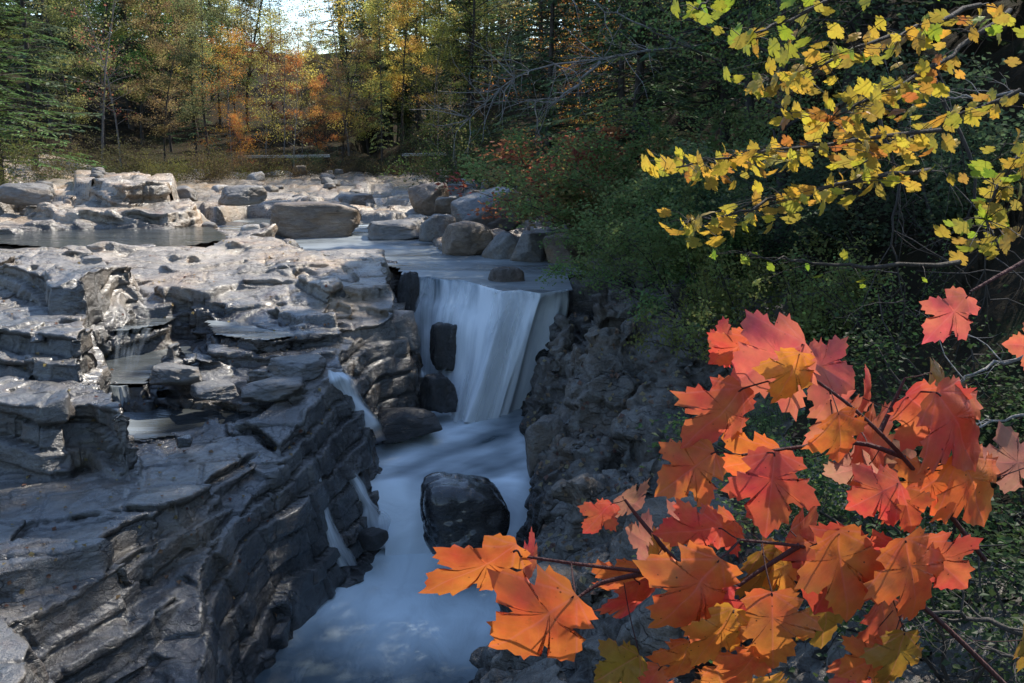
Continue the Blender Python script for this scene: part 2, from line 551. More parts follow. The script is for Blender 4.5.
def maple_material(name, veins=True, transl=0.42, hue=0.10):
    """one maple leaf: UV holds the leaf plane (base 0,0, tip 0,1); object colour is its main colour"""
    t = NT(name)
    oi = t.n('ObjectInfo')
    oc = oi.outputs['Color']
    uvn = t.n('UVMap', uv_map='flow').outputs[0]
    sep = t.n('SeparateXYZ'); t.l(uvn, sep.inputs[0])
    off = t.n('CombineXYZ')
    r100 = t.math('MULTIPLY', oi.outputs['Random'], 57.0)
    t.l(r100, off.inputs[0]); t.l(r100, off.inputs[1])
    add = t.n('VectorMath', operation='ADD'); t.l(uvn, add.inputs[0]); t.l(off.outputs[0], add.inputs[1])
    q = add.outputs[0]
    n1 = t.noise(q, 1.7, 4, 0.6)
    n2 = t.noise(q, 9.0, 4, 0.6)
    hs = t.n('HueSaturation')
    hs.inputs['Saturation'].default_value = 1.0
    t.l(oc, hs.inputs['Color'])
    t.l(t.math('MULTIPLY_ADD', n1, hue * 2, 0.5 - hue), hs.inputs['Hue'])
    t.l(t.math('MULTIPLY_ADD', n2, 0.5, 0.75), hs.inputs['Value'])
    c = hs.outputs[0]
    if veins:
        ax = t.math('ABSOLUTE', sep.outputs[0])
        y = sep.outputs[1]
        d1 = ax
        d2 = t.math('ABSOLUTE', t.math('SUBTRACT', t.math('MULTIPLY', ax, 0.62), t.math('MULTIPLY', y, 0.785)))
        d3 = t.math('ABSOLUTE', t.math('SUBTRACT', t.math('MULTIPLY', ax, 0.316), t.math('MULTIPLY', y, 0.949)))
        dm = t.math('MINIMUM', t.math('MINIMUM', d1, d2), d3)
        vein = t.ramp(dm, [(0.004, 1.0), (0.016, 0.0)])
        # fine side veins: herringbone along the midrib
        hb = t.math('SINE', t.math('MULTIPLY', t.math('SUBTRACT', y, t.math('MULTIPLY', ax, 0.75)), 62.0))
        fine = t.math('MULTIPLY', t.ramp(hb, [(0.93, 0.0), (1.0, 1.0)]), 0.35)
        vv = t.math('MAXIMUM', vein, fine)
        c = t.mix(t.math('MULTIPLY', vv, 0.45), c, t.mix(0.5, c, (0.75, 0.22, 0.2)))
        vo = t.n('TexVoronoi'); vo.inputs['Scale'].default_value = 11.0; t.l(q, vo.inputs['Vector'])
        spot = t.math('MULTIPLY', t.ramp(vo.outputs['Distance'], [(0.07, 1.0), (0.13, 0.0)]), t.ramp(vo.outputs['Color'], [(0.55, 0.0), (0.6, 0.85)]))
        c = t.mix(spot, c, (0.035, 0.012, 0.008))
        ed = t.ramp(t.noise(q, 3.5, 5, 0.7), [(0.62, 0.0), (0.72, 0.4)])
        c = t.mix(ed, c, (0.30, 0.10, 0.015))
    b = t.n('BsdfPrincipled')
    t.l(c, b.inputs['Base Color'])
    b.inputs['Roughness'].default_value = 0.5
    b.inputs['Specular IOR Level'].default_value = 0.5
    tl = t.n('BsdfTranslucent'); t.l(c, tl.inputs['Color'])
    m1 = t.n('MixShader'); m1.inputs[0].default_value = transl
    t.l(b.outputs[0], m1.inputs[1]); t.l(tl.outputs[0], m1.inputs[2])
    if veins:
        bp = t.n('Bump'); bp.inputs['Strength'].default_value = 0.25; bp.inputs['Distance'].default_value = 0.003
        t.l(t.math('ADD', t.math('MULTIPLY', vv, -0.6), t.math('MULTIPLY', n2, 0.7)), bp.inputs['Height'])
        t.l(bp.outputs[0], b.inputs['Normal'])
    return t.finish(m1.outputs[0])


M['maple_red'] = maple_material('red_maple_leaf', True, 0.48, 0.05)
M['maple_yellow'] = maple_material('yellow_maple_leaf', False, 0.45, 0.03)


def plain(name, col, rough=0.8):
    t = NT(name)
    b = t.n('BsdfPrincipled')
    n = t.noise(t.n('TexCoord').outputs['Object'], 9.0, 4)
    t.l(t.mix(n, tuple(c * 0.7 for c in col), tuple(min(1, c * 1.25) for c in col)), b.inputs['Base Color'])
    b.inputs['Roughness'].default_value = rough
    return t.finish(b.outputs[0])


M['rail'] = plain('weathered_rail', (0.42, 0.4, 0.36), 0.6)

# ---------------------------------------------------------------- the ground: ledges, river bed, right bank, forest floor
def zleft(y):
    return np.interp(y, [2, 6, 8, 9.2, 10.4, 12.3, 13.2, 15, 17, 18, 19.2, 20.6, 22, 28, 40, 48, 54, 62, 80, 110],
                     [0.5, 0.6, 0.75, 1.0, 1.5, 1.95, 2.25, 2.65, 3.05, 3.3, 3.68, 3.80, 3.64, 3.64, 3.75, 3.95, 4.6, 5.4, 8.5, 13])


def xedge(y):
    return np.interp(y, [2, 6, 10, 12, 14, 17, 18.5, 19.3, 22, 27, 33, 40, 46, 52, 60], [-0.7, -0.6, -0.35, -0.1, 0.05, 0.15, 0.75, 1.12, 1.7, 1.6, 1.2, 0.2, -1.2, -4.5, -9])


PR_S = np.array([-0.6, 0, 0.25, 0.6, 1.0, 1.6, 2.9, 4.4, 6, 8, 15, 30, 60])
PR_N = np.array([-0.9, -0.1, 0.55, 1.05, 1.35, 1.75, 2.7, 3.75, 5.4, 7.4, 12.5, 21, 36])     # gorge wall
PR_M = np.array([0.2, 0.95, 1.95, 2.5, 2.85, 3.05, 3.45, 4.2, 5.7, 7.6, 12.5, 21, 36])      # beside the falls
PR_F = np.array([2.9, 3.35, 3.5, 3.7, 3.9, 4.2, 4.8, 5.6, 6.6, 8.0, 12.0, 19, 32])           # upstream bank


def zright(x, y):
    s = x - xedge(y)
    a = np.interp(s, PR_S, PR_N)
    b = np.interp(s, PR_S, PR_F)
    q = np.interp(s, PR_S, PR_M)
    mm = sstep(13.2, 15.6, y)
    a = a * (1 - mm) + q * mm
    c = b - 0.0 + np.clip(y - 30, 0, 60) * 0.03
    m = sstep(18.2, 19.3, y)
    h = a * (1 - m) + c * m
    return h


def P3(pts, z):
    """picture outline of a level top -> plan points (vertices may carry their own level)"""
    return np.array([at_z(p[0], p[1], p[2] if len(p) > 2 else z) for p in pts])


LEDGES = [   # (outline of the top, level, how steeply the sides fall)
    # the big near ledge and the broken steps below it
    ([(-250, 640), (-60, 585), (0, 566), (55, 552), (105, 540), (150, 517), (185, 497), (222, 470), (255, 452), (303, 437), (308, 425), (285, 415), (235, 428), (180, 435), (120, 450), (0, 440), (-250, 440)], 2.1, 5.0),
    ([(-250, 690), (-30, 645), (20, 616), (80, 588), (140, 560), (190, 530), (235, 500), (262, 470), (312, 447), (320, 430), (285, 415), (0, 440), (-250, 440)], 1.78, 4.5),
    ([(-100, 740), (40, 672), (120, 630), (190, 592), (250, 545), (285, 500), (325, 462), (335, 440), (290, 420), (0, 450), (-200, 500)], 1.36, 4.5),
    ([(0, 780), (90, 705), (170, 650), (240, 604), (300, 548), (322, 500), (340, 470), (350, 450), (300, 430), (0, 480)], 0.92, 4.0),
    ([(60, 800), (180, 700), (245, 645), (300, 603), (338, 572), (348, 530), (356, 492), (364, 460), (330, 430), (100, 520)], 0.42, 3.5),
    ([(-300, 800), (-20, 715), (22, 668), (36, 632), (12, 606), (-60, 600), (-250, 640)], 2.02, 4.0),
    # left ledges going back
    ([(-250, 412), (0, 403), (45, 405), (92, 399), (122, 412), (127, 404), (112, 388), (85, 380), (0, 372), (-250, 370)], 2.9, 7.0),
    ([(-250, 364), (0, 357), (60, 363), (100, 369), (115, 353), (108, 338), (60, 330), (0, 320), (-250, 320)], 3.14, 6.0),
    ([(-250, 326), (0, 329), (60, 335), (95, 339), (121, 323), (128, 317), (100, 305), (0, 295), (-250, 290)], 3.42, 6.0),
    ([(-250, 262), (0, 264), (45, 269), (54, 279), (112, 281), (120, 288), (158, 292), (166, 284), (150, 268), (120, 258), (80, 250), (0, 246), (-250, 240)], 3.92, 9.0),
    # the sloping dome and the block ledges by the fall
    ([(150, 302, 3.15), (165, 285, 3.5), (180, 262, 3.8), (205, 240, 3.98), (225, 232, 4.0), (270, 241, 3.82), (325, 262, 3.55), (332, 276, 3.5), (240, 276, 3.55), (200, 302, 3.2)], None, 4.0),
    ([(238, 279), (290, 277), (337, 283), (339, 272), (332, 262), (270, 258), (240, 268)], 3.52, 8.0),
    ([(338, 283), (362, 285), (390, 283), (413, 279), (421, 271), (415, 262), (340, 260)], 3.47, 9.0),
    ([(165, 318), (200, 315), (250, 325), (300, 334), (336, 329), (340, 300), (240, 297), (170, 300)], 3.02, 6.0),
    ([(205, 305), (255, 303), (300, 312), (334, 314), (338, 298), (300, 290), (230, 290)], 3.2, 6.0),
    # tumbled rock between the small pool and the gorge
    ([(140, 384), (180, 392), (240, 385), (300, 386), (336, 376), (345, 350), (330, 335), (250, 340), (200, 345), (148, 362)], 2.56, 3.5),
    ([(200, 352), (300, 356), (340, 350), (342, 330), (300, 325), (200, 335)], 2.8, 4.0),
    ([(136, 402), (190, 412), (262, 412), (320, 408), (345, 395), (350, 370), (250, 360), (140, 380)], 2.32, 4.0),
    ([(335, 335), (380, 338), (405, 334), (420, 322), (418, 300), (338, 300)], 2.62, 5.0),
    ([(340, 362), (385, 365), (412, 356), (424, 335), (418, 315), (340, 325)], 2.2, 4.5),
    ([(330, 425), (362, 442), (372, 430), (366, 395), (350, 370), (325, 385)], 1.98, 4.0),
    ([(384, 405), (410, 412), (432, 402), (440, 388), (424, 360), (395, 365)], 1.62, 4.0),
    ([(318, 472), (350, 482), (384, 472), (392, 446), (372, 432), (320, 432)], 1.45, 3.5),
    ([(318, 512), (352, 528), (384, 522), (396, 490), (388, 465), (322, 470)], 0.95, 3.0),
    # far slabs on the left
    ([(-250, 240), (0, 226), (60, 226), (110, 223), (190, 216), (200, 206), (150, 195), (0, 190), (-250, 200)], 3.92, 2.5),
    ([(30, 206), (60, 210), (100, 209), (150, 212), (197, 207), (188, 196), (150, 188), (60, 188)], 4.18, 5.0),
    ([(-250, 200), (0, 198), (40, 194), (80, 196), (130, 193), (100, 184), (60, 180), (0, 185), (-250, 185)], 4.38, 4.0),
    ([(75, 180), (125, 184), (170, 182), (174, 176), (130, 171), (75, 171)], 4.78, 6.0),
    ([(200, 203), (230, 208), (262, 203), (285, 206), (330, 202), (300, 193), (220, 190)], 4.05, 3.0),
]
POOLS = {   # water outlines in the picture at the water's level: (outline, level, depth, bank steepness)
    'lower': ([(246, 690), (275, 655), (300, 627), (340, 592), (358, 572), (374, 558), (392, 553), (402, 546), (408, 520), (520, 515), (513, 540), (508, 575), (500, 600), (488, 625), (476, 650), (470, 690), (470, 1100), (180, 1100)], 0.0, 0.6, 3.0),
    'middle': ([(374, 452), (384, 468), (397, 481), (410, 494), (420, 494), (505, 486), (512, 510), (520, 500), (517, 470), (521, 445), (528, 420), (548, 396), (566, 372), (420, 372), (436, 400), (424, 424), (388, 438)], 1.1, 0.5, 3.5),
    'upper': ([(205, 232), (265, 243), (328, 262), (345, 261), (414, 266), (424, 277), (470, 281), (520, 291), (568, 291), (572, 276), (555, 262), (500, 258), (440, 252), (425, 238), (380, 232), (330, 226), (250, 222)], 3.4, 0.3, 3.0),
    'shelf': ([(10, 240), (100, 246), (160, 246), (205, 238), (190, 229), (100, 229), (20, 232)], 3.72, 0.10, 0.8),
    'small': ([(108, 432), (130, 440), (185, 433), (235, 427), (262, 414), (190, 410), (150, 404), (138, 392), (128, 380), (110, 386), (124, 405)], 2.12, 0.15, 3.0),
    'nook': ([(116, 330), (150, 333), (200, 331), (260, 340), (290, 336), (240, 324), (180, 318), (135, 320)], 2.95, 0.12, 2.5),
    'stepped': ([(104, 384), (140, 384), (150, 372), (200, 362), (190, 345), (112, 360)], 2.5, 0.1, 4.0),
}
POOL_W = {k: P3(v[0], v[1]) for k, v in POOLS.items()}


def plane_fit(P):
    A = np.c_[P[:, 0], P[:, 1], np.ones(len(P))]
    return np.linalg.lstsq(A, P[:, 2], rcond=None)[0]


def height_fields(x, y):
    shape = x.shape
    # blocky, jointed edges: shift plan coordinates per joint block
    nz = fbm2(x * 0.9, y * 0.9, 3, 1)
    nz2 = fbm2(x * 0.9 + 40, y * 0.9 + 13, 3, 4)
    near = sstep(34, 20, y)
    i1, i2, bu, bv, be = bricks(x, y, 0.26, 0.75, 1.5, 0)
    j1, j2, ju, jv, je = bricks(x, y, 1.08, 0.42, 0.95, 3)
    wx = x + (0.13 * nz + (i2 - 0.5) * 0.22 + (j1 - 0.5) * 0.0) * (0.25 + 0.75 * near)
    wy = y + (0.13 * nz2 + (i1 - 0.5) * 0.16 + (j2 - 0.5) * 0.0) * (0.25 + 0.75 * near)

    xe = xedge(wy)
    side = sstep(-0.9, -0.25, wx - xe)                       # 0 left of the channel, 1 on the right bank
    hl = zleft(wy) + np.clip(-wx - 12 - 0.15 * wy, 0, 60) * 0.22 * sstep(20, 34, wy)
    hl = hl - 0.35 * sstep(2.2, 0, -(wx + 1.0)) * 0
    hr = zright(wx, wy)
    h = hl * (1 - side) + hr * side
    left = wx < xe + 0.2
    for pts, z, steep in LEDGES:
        P = P3(pts, z)
        pl = plane_fit(P) if z is None else None
        lo = P.min(0) - 1.2; hi = P.max(0) + 1.2
        m = (wx > lo[0]) & (wx < hi[0]) & (wy > lo[1]) & (wy < hi[1])
        if not m.any(): continue
        mx, my = wx[m], wy[m]
        sd = sdist(P, mx, my)
        top = z if pl is None else pl[0] * mx + pl[1] * my + pl[2]
        rr = 0.06
        e = np.maximum(sd + rr, 0)
        drop = np.where(sd < 0, e * e / (2 * rr) * 0.8, 0.08 * rr * 5 + sd * (1.0 + 0.75 * steep))
        hh = top - drop
        h[m] = np.maximum(h[m], hh)
    # layered, jointed rock: dipping beds with small risers, block tilts and cracks (left side)
    lm = (1 - side)
    tilt = (i1 - 0.5) * 0.10 + bu * (i2 - 0.5) * 0.14 + bv * (T2[5][(i1 * 255).astype(int), 31] - 0.5) * 0.22 + (j1 - 0.5) * 0.05 + ju * (j2 - 0.5) * 0.10 + jv * (j1 - 0.5) * 0.16
    flatn = 0.5 + 0.8 * sstep(-0.2, 0.3, fbm2(x * 0.35 + 5, y * 0.35, 2, 2))
    h = h + lm * tilt * flatn * np.where(y > 24, 1.25, 1.0)
    bed = h + 0.16 * x - 0.05 * y + 0.16 * fbm2(x * 0.5, y * 0.5, 3, 6)
    th_ = 0.21
    q = bed / th_
    qf = np.floor(q); fr = q - qf
    stair = (qf + sstep(0.78, 0.97, fr)) * th_
    amt = 0.10 + 0.45 * sstep(-0.2, 0.25, fbm2(x * 0.6 + 9, y * 0.6 - 3, 2, 5))
    h = h + lm * amt * (stair - bed + 0.5 * th_ * 0)
    crack = sstep(0.035, 0.0, be)
    crack2 = sstep(0.025, 0.0, je)
    h = h - lm * (0.05 * crack * sstep(-0.2, 0.2, nz2) + 0.03 * crack2 * sstep(0.05, 0.35, nz))
    h = h + lm * (0.014 * fbm2(x * 2.6, y * 2.6, 3, 2) + 0.04 * fbm2(x * 0.9 + 7, y * 0.9, 2, 3))
    # cobbles and plates of the far river bed
    fc1, fc2, fcid, _, _ = voro2(x * 0.9 + 3, y * 0.75, 2)
    far = sstep(21, 25, y) * sstep(52, 46, y) * lm * (0.35 + 0.65 * sstep(-9, -4, x + 0.12 * (y - 30)))
    h = h + far * ((fcid - 0.45) * 0.5 * sstep(0.0, 0.22, fc2 - fc1) - 0.06)
    # right bank: rough, knobby rock low down, hummocky soil above
    s = x - xedge(y)
    rocky = side * sstep(4.6, 2.4, s + 1.2 * nz) * sstep(26, 20, y)
    b1, b2, bid, bx, by = voro2(x * 1.25 + 11, y * 1.25 + 5, 4)
    c1, c2, ccid, _, _ = voro2(x * 3.1 + 1, y * 3.1 + 8, 1)
    dome = np.sqrt(np.clip(1 - (b1 / 0.85) ** 2, 0, 1))
    dome2 = np.sqrt(np.clip(1 - (c1 / 0.9) ** 2, 0, 1))
    h = h + rocky * ((bid - 0.5) * 0.75 + 0.26 * (dome - 0.6) + (bx * 0.3 - by * 0.2) * (bid - 0.3) + 0.13 * (ccid - 0.5) + 0.09 * (dome2 - 0.5))
    h = h + side * (1 - rocky) * (0.5 * nz + 0.12 * fbm2(x * 2.2, y * 2.2, 3, 3))
    # carve the water bodies (soft plan warp so that banks are uneven)
    wet = np.zeros(shape)
    for k, (pts, z, dep, steep) in POOLS.items():
        P = POOL_W[k]
        lo = P.min(0) - 2.0; hi = P.max(0) + 2.0
        m = (x > lo[0]) & (x < hi[0]) & (y > lo[1]) & (y < hi[1])
        mx = x[m] + 0.35 * (wx[m] - x[m]); my = y[m] + 0.35 * (wy[m] - y[m])
        sd = sdist(P, mx, my)
        st = steep * (1.0 + 0.6 * nz[m])
        lim = z - dep * sstep(0.05, -0.25, sd) + np.maximum(sd, 0) * st
        # the gorge walls: cap close to the water only
        lim = np.where(sd > (0.9 if k in ('lower', 'middle', 'upper') else 0.25), 99, lim)
        if k in ('nook', 'stepped', 'small'):
            lim = np.where((sd < 0.3) & (x[m] > -6.0), np.minimum(lim, z + 0.10 + 0.1 * nz[m]), lim)
        h[m] = np.minimum(h[m], lim)
        if k not in ('lower', 'middle', 'shelf'):                  # a rock basin that holds the water, with its outer wall
            so = sd + (0.5 if k == 'upper' else 0.0)
            wall = z - (dep + 0.06) + (dep + 0.05) * sstep(-0.12, 0.04, so) * (k != 'upper') - np.maximum(so - 0.06, 0) * (7.0 if k == 'upper' else 3.5)
            h[m] = np.where(sd < 0.7, np.maximum(h[m], wall), h[m])
        hz = h[m] - z
        wet[m] = np.maximum(wet[m], sstep(1.0, 0.0, sd) * sstep(0.95 if k in ('lower', 'middle') else 0.3, 0.0, hz + 0.25 * nz[m]))
    mb = (x > -6.2) & (x < -4.4) & (y > 14.4) & (y < 16.5)
    h = np.where(mb, np.minimum(h, 2.97 + 0.08 * nz), h)
    # spray-wet rock round the falls
    for cx, cy, rad in ((-0.6, 18.2, 2.3), (-0.9, 13.6, 2.0), (-2.3, 15.0, 1.5), (-2.9, 13.4, 1.1), (-5.6, 15.2, 1.3), (-5.0, 13.2, 1.2)):
        wet = np.maximum(wet, sstep(rad, rad * 0.4, np.hypot(x - cx, y - cy) + 0.8 * nz) * (sstep(3.0, 1.6, h) if cx > -4 else 0.9))
    return dict(h=h, wet=wet, side=side, rocky=rocky, s=s)


FAR_BOX = (-15.6, 1.3, 19.8, 28.5)          # the ledges above the falls, likewise
NEAR_BOX = (-10.6, 3.4, 5.6, 19.9)          # plan box of the gorge that is built as solid rock instead of a height sheet


def build_terrain():
    # sight-line grid in plan: fine near, coarser far
    th = np.radians(np.linspace(-36, 38, 660))
    r = [2.6]
    while r[-1] < 130:
        q = r[-1]
        st = 0.005 * q if q < 18 else (0.0022 * q if q < 36 else 0.008 * q)
        r.append(q + st)
    r = np.array(r)
    R, TH = np.meshgrid(r, th, indexing='ij')
    x = R * np.sin(TH); y = R * np.cos(TH)
    hd = height_fields(x, y)
    h, wet, side, rocky, s = hd['h'], hd['wet'], hd['side'], hd['rocky'], hd['s']
    shape = x.shape
    z = h
    dr = np.gradient(r)[:, None]
    gx_r = np.gradient(z, axis=0) / dr
    gx_t = np.gradient(z, axis=1) / (R * (th[1] - th[0]))
    ur, ut = -gx_r, -gx_t
    nx = ur * np.sin(TH) + ut * np.cos(TH)
    ny = ur * np.cos(TH) - ut * np.sin(TH)
    L = np.sqrt(nx * nx + ny * ny + 1)
    nx, ny, nzz = nx / L, ny / L, 1 / L
    k = (R < 26)
    d = np.zeros(shape)
    xx, yy, zz = x[k], y[k], z[k]
    a1, a2, aid, atl = voro3(xx * 1.7 + 0.5 * zz + 0.15 * yy, yy * 1.5, zz * 3.2 + 0.4 * xx, True)
    steepness = sstep(0.9, 0.5, nzz[k])
    d[k] = 0.10 * (aid - 0.5) * steepness + (0.006 + 0.03 * side[k]) * fbm3(xx * 6, yy * 6, zz * 6, 3)
    d = d * (1 - 0.75 * (side * (1 - rocky)))
    d = d * sstep(26, 22, R)
    X = x + nx * d; Y = y + ny * d; Z = z + nzz * d
    return dict(th=th, r=r, X=X, Y=Y, Z=Z, h=h, wet=wet, side=side, rocky=rocky, s=s, y=y, x=x)


TR = build_terrain()


def ground(x, y):
    """height of the built ground at a plan point"""
    th, r = TR['th'], TR['r']
    R_ = math.hypot(x, y); t = math.atan2(x, y)
    i = int(np.clip(np.searchsorted(r, R_), 0, len(r) - 1))
    j = int(np.clip(round((t - th[0]) / (th[1] - th[0])), 0, len(th) - 1))
    return float(TR['h'][i, j])


def ground_np(x, y):
    th, r = TR['th'], TR['r']
    R_ = np.hypot(x, y); t = np.arctan2(x, y)
    i = np.clip(np.searchsorted(r, R_), 0, len(r) - 1)
    j = np.clip(np.round((t - th[0]) / (th[1] - th[0])).astype(int), 0, len(th) - 1)
    return TR['h'][i, j]


def link_terrain():
    nr, nt = TR['X'].shape
    V = np.stack([TR['X'], TR['Y'], TR['Z']], -1).reshape(-1, 3)
    idx = np.arange(nr * nt).reshape(nr, nt)
    F = np.stack([idx[:-1, :-1], idx[:-1, 1:], idx[1:, 1:], idx[1:, :-1]], -1).reshape(-1, 4)
    fr = TR['side'][:-1, :-1].ravel(); ro = TR['rocky'][:-1, :-1].ravel(); yy = TR['y'][:-1, :-1].ravel(); xx = TR['x'][:-1, :-1].ravel()
    hh = TR['h'][:-1, :-1].ravel()
    bank = (fr > 0.5) & (ro > 0.35)
    soil = ((fr > 0.5) & (ro <= 0.35)) | (yy > 50) | ((xx < -14 - 0.1 * yy) & (yy > 28) & (hh > 4.9))
    bank &= ~soil
    ledge = ~(bank | soil)
    # the gorge itself is solid rock (below): leave it out of the sheet
    bx = NEAR_BOX; ins = 0.12
    cx_, cy_ = TR['x'][:-1, :-1].ravel(), TR['y'][:-1, :-1].ravel()
    fx = FAR_BOX
    inside = ((cx_ > fx[0] + ins) & (cx_ < fx[1] - ins) & (cy_ > fx[2] - ins) & (cy_ < fx[3] - ins)) | (cx_ > bx[0] + ins) & (cx_ < bx[1] - ins) & (cy_ > bx[2] + ins) & (cy_ < bx[3] - ins)
    bank &= ~inside; soil &= ~inside; ledge &= ~inside
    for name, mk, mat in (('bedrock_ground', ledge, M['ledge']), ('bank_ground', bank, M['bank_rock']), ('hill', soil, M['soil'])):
        f = F[mk]
        u, inv = np.unique(f.ravel(), return_inverse=True)
        me = mesh_np(name, V[u], inv.reshape(-1, 4), mat, True, {'wet': TR['wet'].ravel()[u]})
        o = link(name, me)
        tag(o, kind='structure')
        o['label'] = {'bedrock_ground': 'grey jointed bedrock ledges stepping down beside the falls', 'bank_ground': 'dark knobby rock bank right of the falls', 'hill': 'dark leaf-strewn forest slope under the trees'}[name]


link_terrain()


def solid_rock(x0, x1, y0, y1, vox, clip):
    """the height field of a plan box made into a closed solid and re-sampled evenly on all its faces (voxel remesh),
    so that steep walls are as finely cut as the tops; then worn and broken along its beds and joints"""
    step = vox * 1.25
    gx = np.arange(x0, x1 + step, step); gy = np.arange(y0, y1 + step, step)
    X, Y = np.meshgrid(gx, gy, indexing='ij')
    hd = height_fields(X, Y)
    top = np.stack([X, Y, hd['h']], -1).reshape(-1, 3)
    bot = top.copy(); bot[:, 2] = -1.6
    n, m = X.shape; N = n * m
    idx = np.arange(N).reshape(n, m)
    ft = np.stack([idx[:-1, :-1], idx[1:, :-1], idx[1:, 1:], idx[:-1, 1:]], -1).reshape(-1, 4)
    fb = ft[:, ::-1] + N
    rim = np.r_[idx[:, 0], idx[-1, 1:], idx[-2::-1, -1], idx[0, -2:0:-1]]
    r2 = np.roll(rim, -1)
    fs = np.stack([rim, rim + N, r2 + N, r2], -1)
    me = mesh_np('solid', np.vstack([top, bot]), np.vstack([ft, fb, fs]), None, True)
    o = bpy.data.objects.new('solid', me)
    COL.objects.link(o)
    md = o.modifiers.new('remesh', 'REMESH'); md.mode = 'VOXEL'; md.voxel_size = vox; md.adaptivity = 0.0
    sm = o.modifiers.new('smooth', 'SMOOTH'); sm.factor = 0.5; sm.iterations = 2
    dg = bpy.context.evaluated_depsgraph_get()
    ev = o.evaluated_get(dg)
    m2 = bpy.data.meshes.new_from_object(ev)
    bpy.data.objects.remove(o); bpy.data.meshes.remove(me)
    nv = len(m2.vertices)
    P = np.empty(nv * 3, np.float32); m2.vertices.foreach_get('co', P); P = P.reshape(-1, 3).astype(float)
    Nn = np.empty(nv * 3, np.float32); m2.vertex_normals.foreach_get('vector', Nn); Nn = Nn.reshape(-1, 3)
    nf = len(m2.polygons)
    F = np.empty(nf * 4, np.int32)
    assert len(m2.loops) == nf * 4
    m2.loops.foreach_get('vertex_index', F); F = F.reshape(-1, 4)
    bpy.data.meshes.remove(m2)
    x, y, z = P[:, 0], P[:, 1], P[:, 2]
    hd = height_fields(x, y)
    side, rocky = hd['side'], hd['rocky']
    lf = 1 - side
    st = sstep(0.92, 0.55, Nn[:, 2])
    # beds: gently dipping layers of uneven thickness, each broken into its own blocks
    bc = (z - 0.17 * (y - 10) + 0.16 * x + 0.34 * fbm3(x * 0.45, y * 0.45, z * 0.6, 3)) / 0.30
    bc = bc + 1.9 * vn2(bc * 0.45, bc * 0 + 0.37, 2)
    L = np.floor(bc); lfz = bc - L
    wob = 0.22 * fbm3(x * 1.3, y * 1.3, z * 1.3, 2)
    i1, i2, bu, bv, be = bricks(x + 3.71 * L + wob, y + 1.93 * L - wob, 0.26 + 0.0, 1.0, 1.7, 0)
    j1, j2, ju, jv, je = bricks(x - 2.3 * L + wob, y + 4.1 * L + wob, 1.08, 0.6, 1.1, 3)
    lr = T2[6][L.astype(np.int64) & 255, 40]
    bedge = np.minimum(lfz, 1 - lfz) * 0.27
    brk = 0.35 + 0.65 * sstep(-0.15, 0.2, fbm3(x * 0.55 + 3, y * 0.55, z * 0.8, 2))      # some walls are worn smooth, some broken
    d = st * lf * brk * (0.22 * (i1 - 0.5) + 0.12 * (j1 - 0.5) + 0.34 * (lr - 0.5) + 0.22 * (bu * (i2 - 0.5)) + 0.20 * ju * (j2 - 0.5) + 0.5 * (lfz - 0.5) * 0.27 * (i2 - 0.4))
    d -= st * lf * (0.12 * sstep(0.035, 0.0, bedge) * sstep(-0.15, 0.15, fbm3(x * 1.1, y * 1.1, z * 2, 2)) + 0.085 * brk * sstep(0.032, 0.0, be) + 0.02 * brk * sstep(0.025, 0.0, je))
    # tops: long joints and thin plates worn by water
    t1, t2, tu, tv, te = bricks(x, y, 0.9, 0.55, 2.2, 2)
    k1, k2, ku, kv, ke = bricks(x, y, 0.22, 0.9, 2.6, 5)
    m1, m2_, mu, mv, m_e = bricks(x, y, 0.5, 0.28, 0.6, 1)
    pl2 = sstep(0.0, 0.3, fbm3(x * 0.9 + 8, y * 0.9, z * 0.5, 2))
    pl = sstep(-0.05, 0.3, fbm3(x * 0.7, y * 0.7 + 5, z * 0.3, 2))
    d += (1 - st) * lf * (0.10 * (t1 - 0.5) * pl + 0.06 * (k1 - 0.5) - 0.03 * sstep(0.03, 0.0, te) * pl - 0.045 * sstep(0.028, 0.0, ke) + 0.08 * ku * (k2 - 0.5) * pl + 0.05 * (m1 - 0.5) * pl2 - 0.02 * sstep(0.02, 0.0, m_e) * pl2)
    d += lf * (0.030 * fbm3(x * 1.8, y * 1.8, z * 2.4, 3) + 0.02 * fbm3(x * 6, y * 6, z * 9, 4, 0.6))
    # right bank: knobby blocks
    a1, a2, aid, atl = voro3(x * 1.15 + 0.4 * z, y * 1.15, z * 1.6 + 0.3 * y, True)
    e1, e2, eid, etl = voro3(x * 4.0, y * 4.0 + z, z * 4.6, True)
    d += side * rocky * (0.24 * (aid - 0.5) + 0.40 * atl + 0.06 * (eid - 0.5) + 0.17 * etl - 0.04 * sstep(0.05, 0, a2 - a1) - 0.025 * sstep(0.1, 0, e2 - e1) + 0.05 * fbm3(x * 5, y * 5, z * 5, 3))
    P = P + Nn * d[:, None]
    # wear the corners a little
    e = np.vstack([F[:, [0, 1]], F[:, [1, 2]], F[:, [2, 3]], F[:, [3, 0]]])
    for _ in range(1):
        acc = np.zeros((nv, 3)); cnt_ = np.zeros(nv)
        for c in range(3):
            acc[:, c] = np.bincount(e[:, 0], P[e[:, 1], c], nv) + np.bincount(e[:, 1], P[e[:, 0], c], nv)
        cnt_ = np.bincount(e[:, 0], minlength=nv) + np.bincount(e[:, 1], minlength=nv)
        P = 0.78 * P + 0.22 * acc / np.maximum(cnt_, 1)[:, None]
    fc = F[:, 0]
    keep = (z[fc] > -1.1) & (x[fc] > x0 + 0.03) & (x[fc] < x1 - 0.03) & (y[fc] > y0 + 0.03) & (y[fc] < y1 - 0.03) & clip(x[fc], y[fc])
